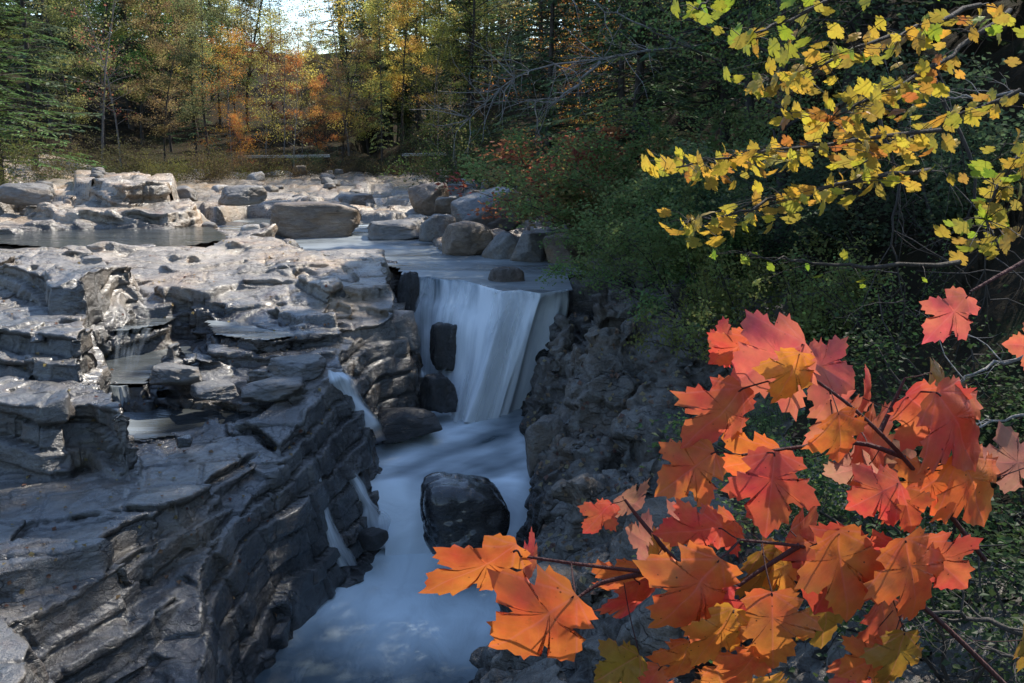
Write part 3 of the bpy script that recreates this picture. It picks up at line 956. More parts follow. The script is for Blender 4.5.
    wet = np.maximum(hd['wet'], sstep(1.75, 0.7, z + 0.5 * fbm3(x * 1.2, y * 1.2, z * 0.6, 2)) * sstep(-6, -4.5, x) * sstep(-0.2, -0.6, x - xedge(y)))  # spray-wet tone, also painting the lower gorge walls dark like shade
    fr, ro = side[fc], rocky[fc]
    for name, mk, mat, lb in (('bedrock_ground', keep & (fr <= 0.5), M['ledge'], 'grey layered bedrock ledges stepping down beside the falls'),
                              ('bank_ground', keep & (fr > 0.5) & (ro > 0.35), M['bank_rock'], 'dark knobby rock bank right of the falls'),
                              ('hill', keep & (fr > 0.5) & (ro <= 0.35), M['soil'], 'dark leaf-strewn forest slope under the trees')):
        if not mk.any(): continue
        f = F[mk]
        u, inv = np.unique(f.ravel(), return_inverse=True)
        tag(link(name, mesh_np(name, P[u], inv.reshape(-1, 4), mat, True, {'wet': wet[u]})), lb, None, None, 'structure')


# three boxes, finest where the camera is closest; each is cut where the next takes over
solid_rock(-10.6, -1.2, 5.6, 14.6, 0.025, lambda x, y: (x < -1.4) & (y < 14.4))
solid_rock(-1.6, 3.4, 5.6, 19.9, 0.032, lambda x, y: (x >= -1.4))
solid_rock(-10.6, -1.2, 14.2, 19.9, 0.032, lambda x, y: (x < -1.4) & (y >= 14.4))
solid_rock(-15.6, 1.3, 19.6, 28.5, 0.05, lambda x, y: y > 19.8)

# the ground beyond the detailed sheet, out to the horizon, with wooded hills
def far_ground():
    n = 140
    u = np.linspace(-1, 1, n)
    gx = np.sign(u) * np.abs(u) ** 1.5 * 200
    X, Y = np.meshgrid(gx, np.linspace(0, 1, n) ** 1.2 * 390 - 120, indexing='ij')
    D = np.hypot(X, Y)
    fan = (np.abs(np.degrees(np.arctan2(X, Y)) - 1) < 36.0) & (D > 4) & (D < 124)
    H = 13 + 0.055 * np.clip(Y - 110, 0, 2000) + 0.12 * np.clip(np.abs(X + 10) - 60, 0, 400) + 9 * fbm2(X * 0.012, Y * 0.012, 4, 3)
    H = np.where(D < 150, np.minimum(H, 9), H)
    H = np.where(fan, -12, H)
    H = np.where((D < 150) & ~fan, np.interp(D, [0, 20, 60, 150], [1.0, 1.0, 5, 10]), H)
    V = np.stack([X, Y, H], -1).reshape(-1, 3)
    idx = np.arange(n * n).reshape(n, n)
    F = np.stack([idx[:-1, :-1], idx[1:, :-1], idx[1:, 1:], idx[:-1, 1:]], -1).reshape(-1, 4)
    tag(link('terrain', mesh_np('terrain', V, F, M['soil'])), kind='structure')


far_ground()

# ---------------------------------------------------------------- water
def fill_pool(name, key, step, level, foam, mat, tag_label, margin=0.25, cut=None, thin=None):
    P = POOL_W[key]
    lo = P.min(0) - 0.6; hi = P.max(0) + 0.6
    gx = np.arange(lo[0], hi[0] + step, step); gy = np.arange(lo[1], hi[1] + step, step)
    X, Y = np.meshgrid(gx, gy, indexing='ij')
    sd = sdist(P, X, Y)
    Z = level(X, Y)
    keep = (sd < margin)
    if cut is not None: keep &= cut(X, Y)
    if thin is not None: keep &= (Z - ground_np(X, Y)) < thin
    idx = np.arange(X.size).reshape(X.shape)
    F = np.stack([idx[:-1, :-1], idx[1:, :-1], idx[1:, 1:], idx[:-1, 1:]], -1)
    kf = keep[:-1, :-1] | keep[1:, :-1] | keep[1:, 1:] | keep[:-1, 1:]
    F = F[kf]
    u, inv = np.unique(F.ravel(), return_inverse=True)
    V = np.stack([X, Y, Z], -1).reshape(-1, 3)[u]
    me = mesh_np(name, V, inv.reshape(-1, 4), mat, True, {'foam': foam(X, Y, sd).ravel()[u]})
    return tag(link(name, me), kind='structure', label=tag_label)


def seg_d(X, Y, a, b):
    ax, ay = a; bx, by = b
    t = np.clip(((X - ax) * (bx - ax) + (Y - ay) * (by - ay)) / ((bx - ax) ** 2 + (by - ay) ** 2), 0, 1)
    return np.hypot(X - ax - t * (bx - ax), Y - ay - t * (by - ay)), t


def pl(px, py, z): return tuple(at_z(px, py, z)[:2])


def lower_foam(X, Y, sd):
    d1, t1 = seg_d(X, Y, pl(400, 545, 0), pl(440, 570, 0))
    d2, t2 = seg_d(X, Y, pl(440, 555, 0), pl(410, 640, 0))
    d3, _ = seg_d(X, Y, pl(506, 540, 0), pl(470, 580, 0))
    d4, _ = seg_d(X, Y, pl(350, 600, 0), pl(390, 610, 0))
    f = 0.85 * np.exp(-(d1 / 0.9) ** 2) + 0.62 * np.exp(-(d2 / 1.3) ** 2) + 0.35 * np.exp(-(d3 / 0.7) ** 2) + 0.15 * np.exp(-(d4 / 0.9) ** 2)
    f = f + 0.27 + 0.35 * fbm2(X * 0.9 + 3, Y * 0.9, 3, 2)
    bx_, by_ = -0.72, 13.4
    f = f + 0.45 * np.exp(-((np.hypot(X - bx_, Y - by_) - 0.75) / 0.22) ** 2) + 0.22 * sstep(-0.35, 0.0, sd)
    f = f * (0.10 + 0.90 * sstep(9.7, 12.0, Y + 0.15 * X))
    return np.clip(f, 0.0, 0.95)


def mid_foam(X, Y, sd):
    d1, _ = seg_d(X, Y, pl(440, 390, 1.2), pl(550, 388, 1.2))
    d2, _ = seg_d(X, Y, pl(500, 400, 1.15), pl(385, 465, 1.05))
    f = 0.98 * np.exp(-(d1 / 1.0) ** 2) + 0.55 * np.exp(-(d2 / 0.6) ** 2) + 0.22 + 0.55 * sstep(14.6, 14.0, Y)
    for qx, qy in ((448, 372), (440, 410), (406, 436)):
        bx_, by_ = pl(qx, qy, 1.15)
        f = f + 0.5 * np.exp(-(np.hypot(X - bx_, Y - by_) / 0.5) ** 2)
    f = f + 0.25 * sstep(-0.3, 0.0, sd) + 0.5 * fbm2((X + Y) * 0.7, (X - Y) * 2.0, 3, 1)
    return np.clip(f, 0.02, 0.98)


LIP = np.array([at_z(a, b, 3.40) for a, b in [(402, 276), (413, 278), (430, 277), (446, 281), (464, 281), (484, 287), (502, 292), (520, 291), (540, 294), (556, 292), (569, 290), (590, 290)]])
LIPX, LIPY = LIP[:, 0], LIP[:, 1]


def up_foam(X, Y, sd):
    f = 0.42 + 0.5 * fbm2(X * 0.5, Y * 1.6, 3, 3)
    return np.clip(f, 0.05, 0.9)


fill_pool('lower_pool_water', 'lower', 0.06, lambda X, Y: 0.035 * fbm2(X * 1.3, Y * 1.3, 3, 2) + 0.10 * np.exp(-(seg_d(X, Y, pl(395, 548, 0), pl(430, 556, 0))[0] / 0.5) ** 2),
          lower_foam, M['pool_water'], 'milky blue plunge pool below the falls')
fill_pool('middle_pool_water', 'middle', 0.06, lambda X, Y: 1.02 + 0.06 * (Y - 14.5) - 1.9 * np.clip(14.35 - Y, 0, 2) ** 1.6 + 0.06 * fbm2(X * 1.2, Y * 1.2, 3, 5) + 0.34 * np.exp(-(seg_d(X, Y, pl(440, 392, 1.2), pl(550, 385, 1.2))[0] / 0.45) ** 2),
          mid_foam, M['mid_water'], 'foaming chute of water between the falls and the black boulder')
fill_pool('river_water', 'upper', 0.10, lambda X, Y: 3.40 + 0.012 * (Y - 20) + 0.02 * fbm2(X, Y * 2, 3, 1), up_foam, M['river_water'], 'smooth pale blue river sliding to the lip of the falls', 0.3, lambda X, Y: (Y > np.interp(X, LIPX, LIPY) + 0.16) & ((X < 1.02) | (Y > 19.6)))
fill_pool('shelf_water', 'shelf', 0.15, lambda X, Y: 3.72 + 0 * X, lambda X, Y, s: 0.05 + 0 * X, M['river_water'], 'still shallow pool on the bedrock shelf', 0.5)
fill_pool('small_pool_water', 'small', 0.05, lambda X, Y: 2.13 + 0 * X, lambda X, Y, s: np.clip(0.4 * np.exp(-(seg_d(X, Y, pl(118, 388, 2.13), pl(128, 432, 2.13))[0] / 0.28) ** 2) + 0.03, 0, 1), M['river_water'], 'small dark pool behind the near ledge', 0.06, thin=0.26)
fill_pool('nook_water', 'nook', 0.07, lambda X, Y: 2.96 + 0 * X, lambda X, Y, s: 0.22 + 0.5 * fbm2(X * 1.2, Y * 3, 3, 2), M['river_water'], 'thin water spreading over the middle ledge', 0.03, thin=0.2)
fill_pool('step_water', 'stepped', 0.06, lambda X, Y: 2.52 + 0 * X, lambda X, Y, s: 0.12 + 0 * X, M['river_water'], 'shallow pool at the foot of the small cascade', 0.05, thin=0.2)

# thin river braids among the far cobbles
def far_river():
    gx = np.linspace(-16, 3.5, 60); gy = np.linspace(24.5, 52, 60)
    X, Y = np.meshgrid(gx, gy, indexing='ij')
    Z = np.interp(Y, [24, 28, 40, 48, 52], [3.42, 3.5, 3.66, 3.8, 3.84])
    idx = np.arange(X.size).reshape(X.shape)
    F = np.stack([idx[:-1, :-1], idx[1:, :-1], idx[1:, 1:], idx[:-1, 1:]], -1).reshape(-1, 4)
    me = mesh_np('upstream_water', np.stack([X, Y, Z], -1).reshape(-1, 3), F, M['river_water'], True, {'foam': np.full(X.size, 0.15)})
    tag(link('upstream_water', me), kind='structure', label='shallow river braiding among far cobbles')


far_river()


def fall(name, lips, feet, ns, nt, mat, label, cover_fn, foam_fn, group=None, lead=0.0, bulge=0.07, pw=1.75, seed=0, back=0.25, strands=0, lat=1.0, step=0.0):
    """a sheet of falling water: streamlines leave the lip level and curve down to the foot.
    lips/feet: [(x, y, z)...] matched lists along the sheet."""
    lips = [np.array(p) + (0, 0, 0.015) for p in lips]
    lips = np.array(lips); feet = np.array(feet)
    ks = np.linspace(0, 1, len(lips))
    s = np.linspace(0, 1, ns)
    L = np.stack([np.interp(s, ks, lips[:, i]) for i in range(3)], -1)
    Fo = np.stack([np.interp(s, ks, feet[:, i]) for i in range(3)], -1)
    for arr in (L, Fo):                                   # soften the kinks
        for _ in range(3):
            arr[1:-1] = (arr[:-2] + 2 * arr[1:-1] + arr[2:]) / 4
    t = np.linspace(-back, 1, nt)
    T, S = np.meshgrid(t, s, indexing='xy')
    tp = np.clip(T, 0, None)
    Tl = np.where(T > 0, np.clip(T, 0, None) ** lat, T * (lat == 1))
    hx = L[:, None, :2] + (Fo - L)[:, None, :2] * np.stack([Tl, T], -1)
    z = L[:, None, 2] + (Fo - L)[:, None, 2] * tp ** pw + 0.0 * T
    b = bulge * (np.sin(S * 23 + seed) * 0.35 + 1.0 * vn2(S * 9 + seed * 3.1, T * 1.3, 2) + 1.0 * vn2(S * 22 + seed, T * 1.7, 4)) * sstep(0.0, 0.35, T)
    nrm = (Fo - L)[:, None, :2]
    nrm = nrm / (np.linalg.norm(nrm, axis=-1, keepdims=True) + 1e-9)
    if step:                                              # the left of the fall lands on a hidden ledge half way down
        sm = (1 - sstep(0.30, 0.52, S)) * np.exp(-((T - 0.55) / 0.16) ** 2)
        b = b + step * sm * (0.7 + 0.9 * vn2(S * 8, S * 0 + 2.2, 1))
        z = z + 0.5 * step * (1 - sstep(0.30, 0.52, S)) * np.exp(-((T - 0.5) / 0.13) ** 2)
    hx = hx + nrm * b[..., None]
    z = z + 0.4 * b
    V = np.concatenate([hx, z[..., None]], -1).reshape(-1, 3)
    idx = np.arange(ns * nt).reshape(ns, nt)
    F = np.stack([idx[:-1, :-1], idx[1:, :-1], idx[1:, 1:], idx[:-1, 1:]], -1).reshape(-1, 4)
    uv = np.stack([S, T], -1).reshape(-1, 2)
    cov, fo = cover_fn(S, T).ravel(), foam_fn(S, T).ravel()
    V0, F0, uv0, cov0, fo0 = V, F, uv, cov, fo
    for q in range(strands):                              # thinner layers in front, thrown further, torn into strands
        b2 = (0.07 + 0.06 * q) * sstep(0, 0.5, T) + 0.16 * np.clip(vn2(S * 7 + 5 * q + seed, T * 1.1 + q, 5 + q), -0.1, 1) * sstep(0, 0.5, T)
        V2 = np.concatenate([hx + nrm * b2[..., None], (z + 0.3 * b2)[..., None]], -1).reshape(-1, 3)
        gap = 1.5 * vn2(S * 11 + 3 * q, T * 0.8, 1 + q)
        V = np.vstack([V, V2]); F = np.vstack([F, F0 + (q + 1) * len(V0)])
        uv = np.vstack([uv, uv0 + (0.37 * (q + 1), 0.2)])
        cov = np.r_[cov, (-0.05 + gap - 0.5 * sstep(0.06, 0.0, S) - 0.6 * sstep(0.94, 1, S) - 0.8 * sstep(0.1, -0.1, T)).ravel()]; fo = np.r_[fo, fo0 + 0.3]
    me = mesh_np(name, V, F, mat, True, {'cover': cov, 'foam': fo}, uv)
    return tag(link(name, me), label, 'waterfall', group)


G = 'separate falls and cascades of the river'
lipz = 3.40
lip_px = [(413, 278), (430, 277), (446, 281), (464, 281), (484, 287), (502, 292), (520, 291), (540, 294), (556, 292), (569, 290)]
foot_px = [(412, 392), (422, 398), (434, 406), (446, 414), (458, 422), (472, 424), (488, 422), (508, 416), (528, 408), (549, 396)]
fall('main_waterfall', [at_z(a, b, lipz) for a, b in lip_px], [at_z(a, b, 1.14) for a, b in foot_px], 150, 60, M['fall'],
     'broad silky main waterfall pouring over the lip between grey blocks and dark right bank', 
     lambda S, T: np.clip(0.62 + 0.5 * sstep(0.05, 0.3, S) + 0.3 * sstep(0.4, 0.8, T) - 0.9 * sstep(0.97, 1.0, S) - 0.5 * sstep(0.04, 0.0, S) - 0.6 * sstep(0.02, -0.2, T), -1, 1.3),
     lambda S, T: np.clip(0.34 + 0.5 * sstep(0.02, 0.35, T) + 0.25 * sstep(0.2, 0.55, S) + 0.15 * sstep(0.6, 1, T), 0, 1), G, bulge=0.17, seed=1, back=0.3, strands=2, pw=1.6, lat=2.2, step=0.3)
# an inner tier at the left where the water breaks over a step
fall('inner_waterfall', [at_z(424, 318, 2.62) , at_z(445, 322, 2.62), at_z(468, 326, 2.6), at_z(486, 322, 2.6)], [at_z(424, 392, 1.2), at_z(446, 402, 1.18), at_z(470, 410, 1.15), at_z(494, 408, 1.15)], 70, 40, M['fall'],
     'lower white tier of the main falls breaking over the block at its left', lambda S, T: 0.6 + 0.3 * T - 0.8 * sstep(0.85, 1, S) - 0.6 * sstep(0.12, 0, S), lambda S, T: 0.6 + 0.2 * T, G, bulge=0.09, seed=5, back=0.25)
ed = lambda S: 1.2 * sstep(0.3, 0.0, S) + 1.2 * sstep(0.7, 1.0, S)
def ground_hit(px, py, y0=6.0, y1=30.0):
    yy = np.linspace(y0, y1, 1400)
    d = ray(px, py)
    t = yy / d[1]
    x, z = d[0] * t, CAM_Z + d[2] * t
    hit = np.nonzero(z <= ground_np(x, yy))[0]
    i = hit[0] if len(hit) else -1
    return np.array((x[i], yy[i], z[i]))


def stream(name, path, widths, label, cover, foam, seed, n=46, m=13, lift=0.05, end_z=None):
    """water running down over the rock: a thin sheet that follows the ground along a traced course"""
    P = np.array([ground_hit(*p) for p in path])
    if end_z is not None: P[-1, 2] = end_z
    P[:, 2] = np.minimum.accumulate(P[:, 2])
    u = np.linspace(0, 1, len(P)); uu = np.linspace(0, 1, n)
    Q = np.stack([np.interp(uu, u, P[:, i]) for i in range(3)], -1)
    for _ in range(4): Q[1:-1] = (Q[:-2] + 2 * Q[1:-1] + Q[2:]) / 4
    tg = np.gradient(Q[:, :2], axis=0); tg /= np.linalg.norm(tg, axis=1, keepdims=True) + 1e-9
    per = np.stack([np.full(n, 0.94), np.full(n, 0.34)], -1) if abs(P[-1, 0] - P[0, 0]) < 0.8 else np.stack([-tg[:, 1], tg[:, 0]], -1)
    w = 1.55 * np.interp(uu, np.linspace(0, 1, len(widths)), widths) * (1.15 + 1.1 * vn2(uu * 4.5, uu * 0 + seed * 1.7, 1))
    Q[:, 0] += 0.12 * vn2(uu * 3.2, uu * 0 + seed * 2.3, 4) * np.sin(math.pi * uu)
    S, T = np.meshgrid(np.linspace(0, 1, m), uu, indexing='ij')
    X = Q[None, :, 0] + (S - 0.5) * w[None] * per[None, :, 0]
    Y = Q[None, :, 1] + (S - 0.5) * w[None] * per[None, :, 1] - 0.10 * np.sin(math.pi * S)
    Z = Q[None, :, 2] + lift * np.sin(math.pi * S) + 0.07 * vn2(S * 4 + seed, T * 5, 2)
    idx = np.arange(n * m).reshape(m, n)
    F = np.stack([idx[:-1, :-1], idx[1:, :-1], idx[1:, 1:], idx[:-1, 1:]], -1).reshape(-1, 4)
    edge = sstep(0.0, 0.32, S) * sstep(1.0, 0.68, S)
    me = mesh_np(name, np.stack([X, Y, Z], -1).reshape(-1, 3), F, M['trickle'], True, {'cover': (0.9 * cover * edge - 0.45 * (1 - edge) + 0.9 * vn2(S * 3 + seed, T * 3.5, 3) - 0.4 * sstep(0.1, 0, T)).ravel(), 'foam': (foam + 0.25 + 0.2 * T).ravel()}, np.stack([S, T * 1.6], -1).reshape(-1, 2))
    return tag(link(name, me), label, 'waterfall', G)


stream('side_cascade', [(336, 372), (343, 380), (352, 398), (360, 416), (367, 432), (376, 446)], (0.16, 0.28, 0.36, 0.46), 'slim side cascade tumbling from the left ledges into the middle pool', 1.2, 0.75, 6)
stream('wall_trickle', [(346, 470), (358, 484), (370, 508), (376, 530), (382, 548)], (0.16, 0.30, 0.36), 'thin white trickle over dark rock between the wall and the left chute', 0.9, 0.65, 9)
stream('ledge_trickle', [(316, 474), (322, 492), (328, 520), (338, 548), (348, 566)], (0.10, 0.18, 0.26), 'thin trickle down the dark wet wall nearest the near ledge', 0.8, 0.6, 8)
stream('chute_veil', [(382, 462), (392, 478), (398, 500), (402, 524), (406, 548)], (0.2, 0.3, 0.4, 0.5), 'veil of white water between the wall trickle and the left chute', 1.1, 0.75, 13)
stream('rock_trickle', [(420, 372), (424, 385), (424, 402), (420, 418)], (0.15, 0.25, 0.3), 'short white spill beside the blocky stone at the left foot of the main falls', 0.7, 0.6, 14)
fall('small_cascade', [at_z(114, 328, 2.98), at_z(130, 331, 2.97), at_z(150, 333, 2.97), at_z(190, 334, 2.97)], [at_z(108, 374, 2.53), at_z(124, 378, 2.53), at_z(140, 378, 2.53), at_z(186, 364, 2.53)], 60, 30, M['trickle'],
     'little curtain cascade between the left ledges above the small dark pool', lambda S, T: 0.24 - 0.5 * sstep(0.4, 0.9, S) - 0.6 * sstep(0.12, 0, S) - 0.25 * sstep(0.6, 1, T), lambda S, T: 0.25 + 0.2 * T, G, bulge=0.06, seed=11)
fall('step_cascade', [at_z(108, 386, 2.53), at_z(118, 387, 2.53), at_z(128, 386, 2.53)], [at_z(112, 408, 2.15), at_z(122, 410, 2.15), at_z(132, 408, 2.15)], 24, 22, M['trickle'],
     'short blue step of water spilling into the small dark pool', lambda S, T: 0.85 - ed(S) * 0.6, lambda S, T: 0.5 + 0 * T, G, bulge=0.03, seed=12)

# ---------------------------------------------------------------- boulders
def rock_mesh(name, seed, mat, sub=5, planes=11, sharp=20.0, rough=0.07, squash=(1, 1, 1)):
    """an angular boulder of unit half-size: smooth minimum of cutting planes on a fine ball"""
    import bmesh
    bm = bmesh.new()
    bmesh.ops.create_icosphere(bm, subdivisions=sub, radius=1.0)
    me = bpy.data.meshes.new(name)
    bm.to_mesh(me); bm.free()
    n = len(me.vertices)
    co = np.empty(n * 3, np.float32); me.vertices.foreach_get('co', co); co = co.reshape(-1, 3)
    rg = np.random.default_rng(seed)
    N = rg.normal(size=(planes, 3)); N /= np.linalg.norm(N, axis=1, keepdims=True)
    N = np.vstack([N, [[0, 0, 1], [0, 0, -1], [0.1, 1, 0.1], [0, -1, 0.15], [1, 0, 0.1], [-1, 0, 0.1]]])
    N /= np.linalg.norm(N, axis=1, keepdims=True)
    D = np.r_[rg.uniform(0.82, 1.12, planes), rg.uniform(0.85, 1.0, 6)]
    dots = co @ N.T
    inv = np.clip(dots / D, 0.02, None)
    rad = (inv ** sharp).sum(1) ** (-1 / sharp)
    P = co * rad[:, None] * np.array(squash)
    o = seed * 3.7
    nz = fbm3(P[:, 0] * 2 + o, P[:, 1] * 2, P[:, 2] * 2, 4)
    a1, a2, aid = voro3(P[:, 0] * 2.3 + o, P[:, 1] * 2.3, P[:, 2] * 2.3)
    P = P + co * (rough * nz + rough * 0.7 * (aid - 0.5) - rough * 0.5 * sstep(0.1, 0, a2 - a1))[:, None]
    me.vertices.foreach_set('co', P.astype(np.float32).ravel())
    me.polygons.foreach_set('use_smooth', np.ones(len(me.polygons), bool))
    me.materials.append(mat)
    me.update()
    return me


def boulder(px, py, wpx, hpx, y, mat, label, seed, rz=0.0, depth=0.9, sink=0.25, tilt=(0, 0), group='boulders by the river', name='boulder', **kw):
    """px, py: middle of the visible foot; width and height as seen"""
    p = at_y(px, py, y)
    sc = math.hypot(y, p[2] - CAM_Z) / FPX
    w, hh = wpx * sc / 2, hpx * sc / (2 - sink) 
    me = rock_mesh(name, seed, mat, **kw)
    o = link(name, me)
    o.scale = (w, w * depth, hh)
    o.location = (p[0], p[1] + w * depth * 0.6, p[2] + hh * (1 - sink))
    o.rotation_euler = (tilt[0], tilt[1], rz)
    tag(o, label, 'boulder', group)
    return o


B = M['boulder']; BB = M['boulder_brown']; BP = M['boulder_pale']; BW = M['boulder_wet']
boulder(312, 240, 96, 38, 26.0, BB, 'large flat brown boulder in midstream with a sunlit top edge', 1, 0.2, 0.7)
boulder(466, 256, 52, 34, 22.5, BB, 'rounded brown boulder at the river edge just above the lip of the falls', 2, 0.4)
boulder(430, 216, 42, 32, 32, BB, 'angular tan boulder with a shadowed left face among the far cobbles', 3, 0.8)
boulder(446, 213, 24, 16, 30, BB, 'small rounded tan boulder resting below the angular tan boulder', 4)
boulder(487, 230, 74, 36, 27, M['ledge_block'], 'big dark grey boulder leaning at the foot of the right bank trees', 5, 0.5, 0.8, tilt=(0, -0.25))
boulder(505, 314, 42, 50, 18.75, M['boulder_umber'], 'dark brown rock splitting the water at the lip of the falls', 6, 0.3, 0.9, sharp=8, planes=10, rough=0.1)
boulder(532, 264, 40, 32, 21.4, B, 'pale tan boulder on the right bank above the falls', 7, 0.7)
boulder(505, 266, 34, 34, 21.8, B, 'leaning grey wedge of rock right of the rounded brown boulder', 8, 0.2, tilt=(0.1, 0.5))
boulder(566, 266, 44, 30, 21.2, BB, 'pinkish brown boulder tucked under the green shrub above the falls', 9, 1.1)
boulder(550, 252, 40, 24, 23.4, B, 'grey boulder behind the pale tan boulder above the falls', 10, 0.1)
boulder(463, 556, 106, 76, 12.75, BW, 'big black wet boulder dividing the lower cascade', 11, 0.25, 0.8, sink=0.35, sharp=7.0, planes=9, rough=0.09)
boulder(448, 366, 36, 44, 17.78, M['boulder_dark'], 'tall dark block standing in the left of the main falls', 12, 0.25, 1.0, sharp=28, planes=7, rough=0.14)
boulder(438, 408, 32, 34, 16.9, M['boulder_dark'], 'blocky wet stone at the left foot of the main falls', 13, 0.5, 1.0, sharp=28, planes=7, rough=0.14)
boulder(406, 436, 62, 24, 15.7, M['boulder_dark'], 'low dark rock at the left edge of the middle pool', 14, 0.3, 0.9)
boulder(490, 193, 22, 14, 42, BP, 'bright sunlit white boulder at the far bend of the river', 15)
boulder(395, 238, 60, 16, 25.6, B, 'low flat grey slab at the edge of the upper pool', 16, 0.2, 0.8)
boulder(437, 240, 34, 26, 25.0, B, 'squared grey stone between the flat slab and the rounded brown boulder', 17, 0.5)
boulder(183, 446, 18, 9, 12.3, BW, 'small black stone alone on the near ledge', 18, 0.5, name='stone')
boulder(455, 196, 20, 12, 40, B, 'grey boulder left of the bright white boulder at the far bend', 19)
boulder(476, 204, 26, 14, 35, BB, 'brown boulder in front of the bright white boulder', 20)
boulder(240, 204, 46, 18, 29, B, 'dark boulder on the far left shelf with a sunny top', 21, 0.6)
boulder(180, 200, 30, 14, 31, B, 'low block at the right end of the far stacked slabs', 22)
boulder(354, 206, 30, 12, 34, B, 'low grey boulder in the middle of the far cobbles', 23, 0.9)
boulder(22, 204, 60, 20, 27, B, 'long pale slab block at the far left edge of the shelf', 24, 0.2, 0.5)
boulder(668, 470, 70, 62, 12.6, M['bank_rock'], 'upright dark block on the right bank beside the red leaves', 25, 0.3, 0.8, tilt=(0.1, -0.2))
boulder(600, 560, 60, 70, 11.4, M['bank_rock'], 'blocky grey rock of the right bank behind the small paired orange leaves', 26, 0.7, 0.9, tilt=(0.0, 0.25))
boulder(690, 440, 80, 44, 13.4, M['bank_rock'], 'slanting grey slab on the right bank under the topmost red leaves', 27, 0.5, 0.7, tilt=(0.2, -0.3))
boulder(545, 470, 44, 54, 14.3, M['bank_rock'], 'knobby dark rock overhanging the middle pool on the right', 28, 0.2)
boulder(600, 400, 60, 44, 16.0, M['bank_rock'], 'dark rough boulder high on the right bank beside the falls', 29, 0.9)
boulder(560, 640, 90, 66, 9.8, M['bank_rock'], 'dark rock at the waterline of the lower pool behind the largest orange leaf', 30, 0.4, 0.8)
boulder(745, 470, 80, 60, 11.6, M['bank_rock'], 'blue grey slab showing between the red leaves', 31, 0.2, 0.7)
boulder(700, 600, 120, 90, 8.6, M['bank_rock'], 'shadowed bank rock behind the lowest cluster of red leaves', 32, 0.6, 0.8)
boulder(352, 330, 46, 44, 17.9, M['ledge_block'], 'tan jointed block under the ledge left of the main falls', 33, 0.1, 0.8, sharp=22)
boulder(395, 350, 44, 40, 17.4, M['ledge_block'], 'grey jointed block wedged between ledge and main falls', 34, 0.3, 0.9, sharp=22)
boulder(270, 402, 66, 20, 13.75, M['ledge_block'], 'broken grey block by the small pool on the middle ledge', 35, 0.15, 0.7, sharp=34, planes=9, rough=0.1)
boulder(210, 400, 46, 14, 13.9, M['ledge_block'], 'low rounded rock at the back of the small dark pool', 36, 0.5, sharp=30, planes=9, rough=0.1)
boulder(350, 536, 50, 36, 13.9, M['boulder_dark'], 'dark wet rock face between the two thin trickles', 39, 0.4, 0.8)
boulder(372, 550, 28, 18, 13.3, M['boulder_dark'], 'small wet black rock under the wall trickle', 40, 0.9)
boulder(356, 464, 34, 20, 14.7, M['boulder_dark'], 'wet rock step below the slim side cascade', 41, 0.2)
boulder(300, 378, 54, 18, 14.4, M['ledge_block'], 'dark cracked rock above the side cascade', 37, 0.8, sharp=34, planes=9, rough=0.1)
boulder(170, 384, 50, 16, 14.2, M['ledge_block'], 'hump of grey rock right of the little curtain cascade', 38, 0.3, sharp=34, planes=9, rough=0.1)

boulder(409, 336, 24, 66, 18.9, M['boulder_dark'], 'dark wet rock edge at the left side of the main falls', 42, 0.2, 0.9, sharp=26, planes=9, rough=0.12)
boulder(584, 345, 44, 66, 18.5, M['bank_rock'], 'rough rock shoulder hugging the right side of the main falls', 43, 0.5, 0.9, sharp=20, planes=12, rough=0.14)

# stones of the far river bed
stone_meshes = [rock_mesh('river_stone', 50 + i, (B, BB, B, BP, B)[i], sub=3, planes=10) for i in range(5)]
rs = random.Random(5)
cnt = 0
while cnt < 130:
    y = rs.uniform(26, 50)
    x = rs.uniform(-15, xedge(y) + 0.8) if rs.random() < 0.3 else xedge(y) - abs(rs.gauss(0, 2.4)) + 0.6
    w = rs.uniform(0.10, 0.32) * (1.3 if y > 36 else 0.9)
    k = rs.choice((0, 0, 1, 2, 2, 3, 4)) if cnt > 5 else cnt % 5
    o = link('river_stone', stone_meshes[k])
    zz = max(ground(x, y), np.interp(y, [24, 28, 40, 48, 52], [3.42, 3.5, 3.66, 3.8, 3.84]))
    hgt = w * rs.uniform(0.45, 0.75)
    o.location = (x, y, zz + hgt * 0.45)
    o.scale = (w, w * rs.uniform(0.7, 1.1), hgt)
    o.rotation_euler = (rs.uniform(-.2, .2), rs.uniform(-.2, .2), rs.uniform(0, 6.28))
    tag(o, {0: 'small grey stone lying among the far river cobbles', 1: 'small brown stone lying among the far river cobbles', 3: 'small pale stone lying among the far river cobbles'}.get(k, 'small grey stone lying among the far river cobbles'),
        'stone', {1: 'brown stones of the far river bed', 3: 'pale stones of the far river bed'}.get(k, 'grey stones of the far river bed'))
    cnt += 1

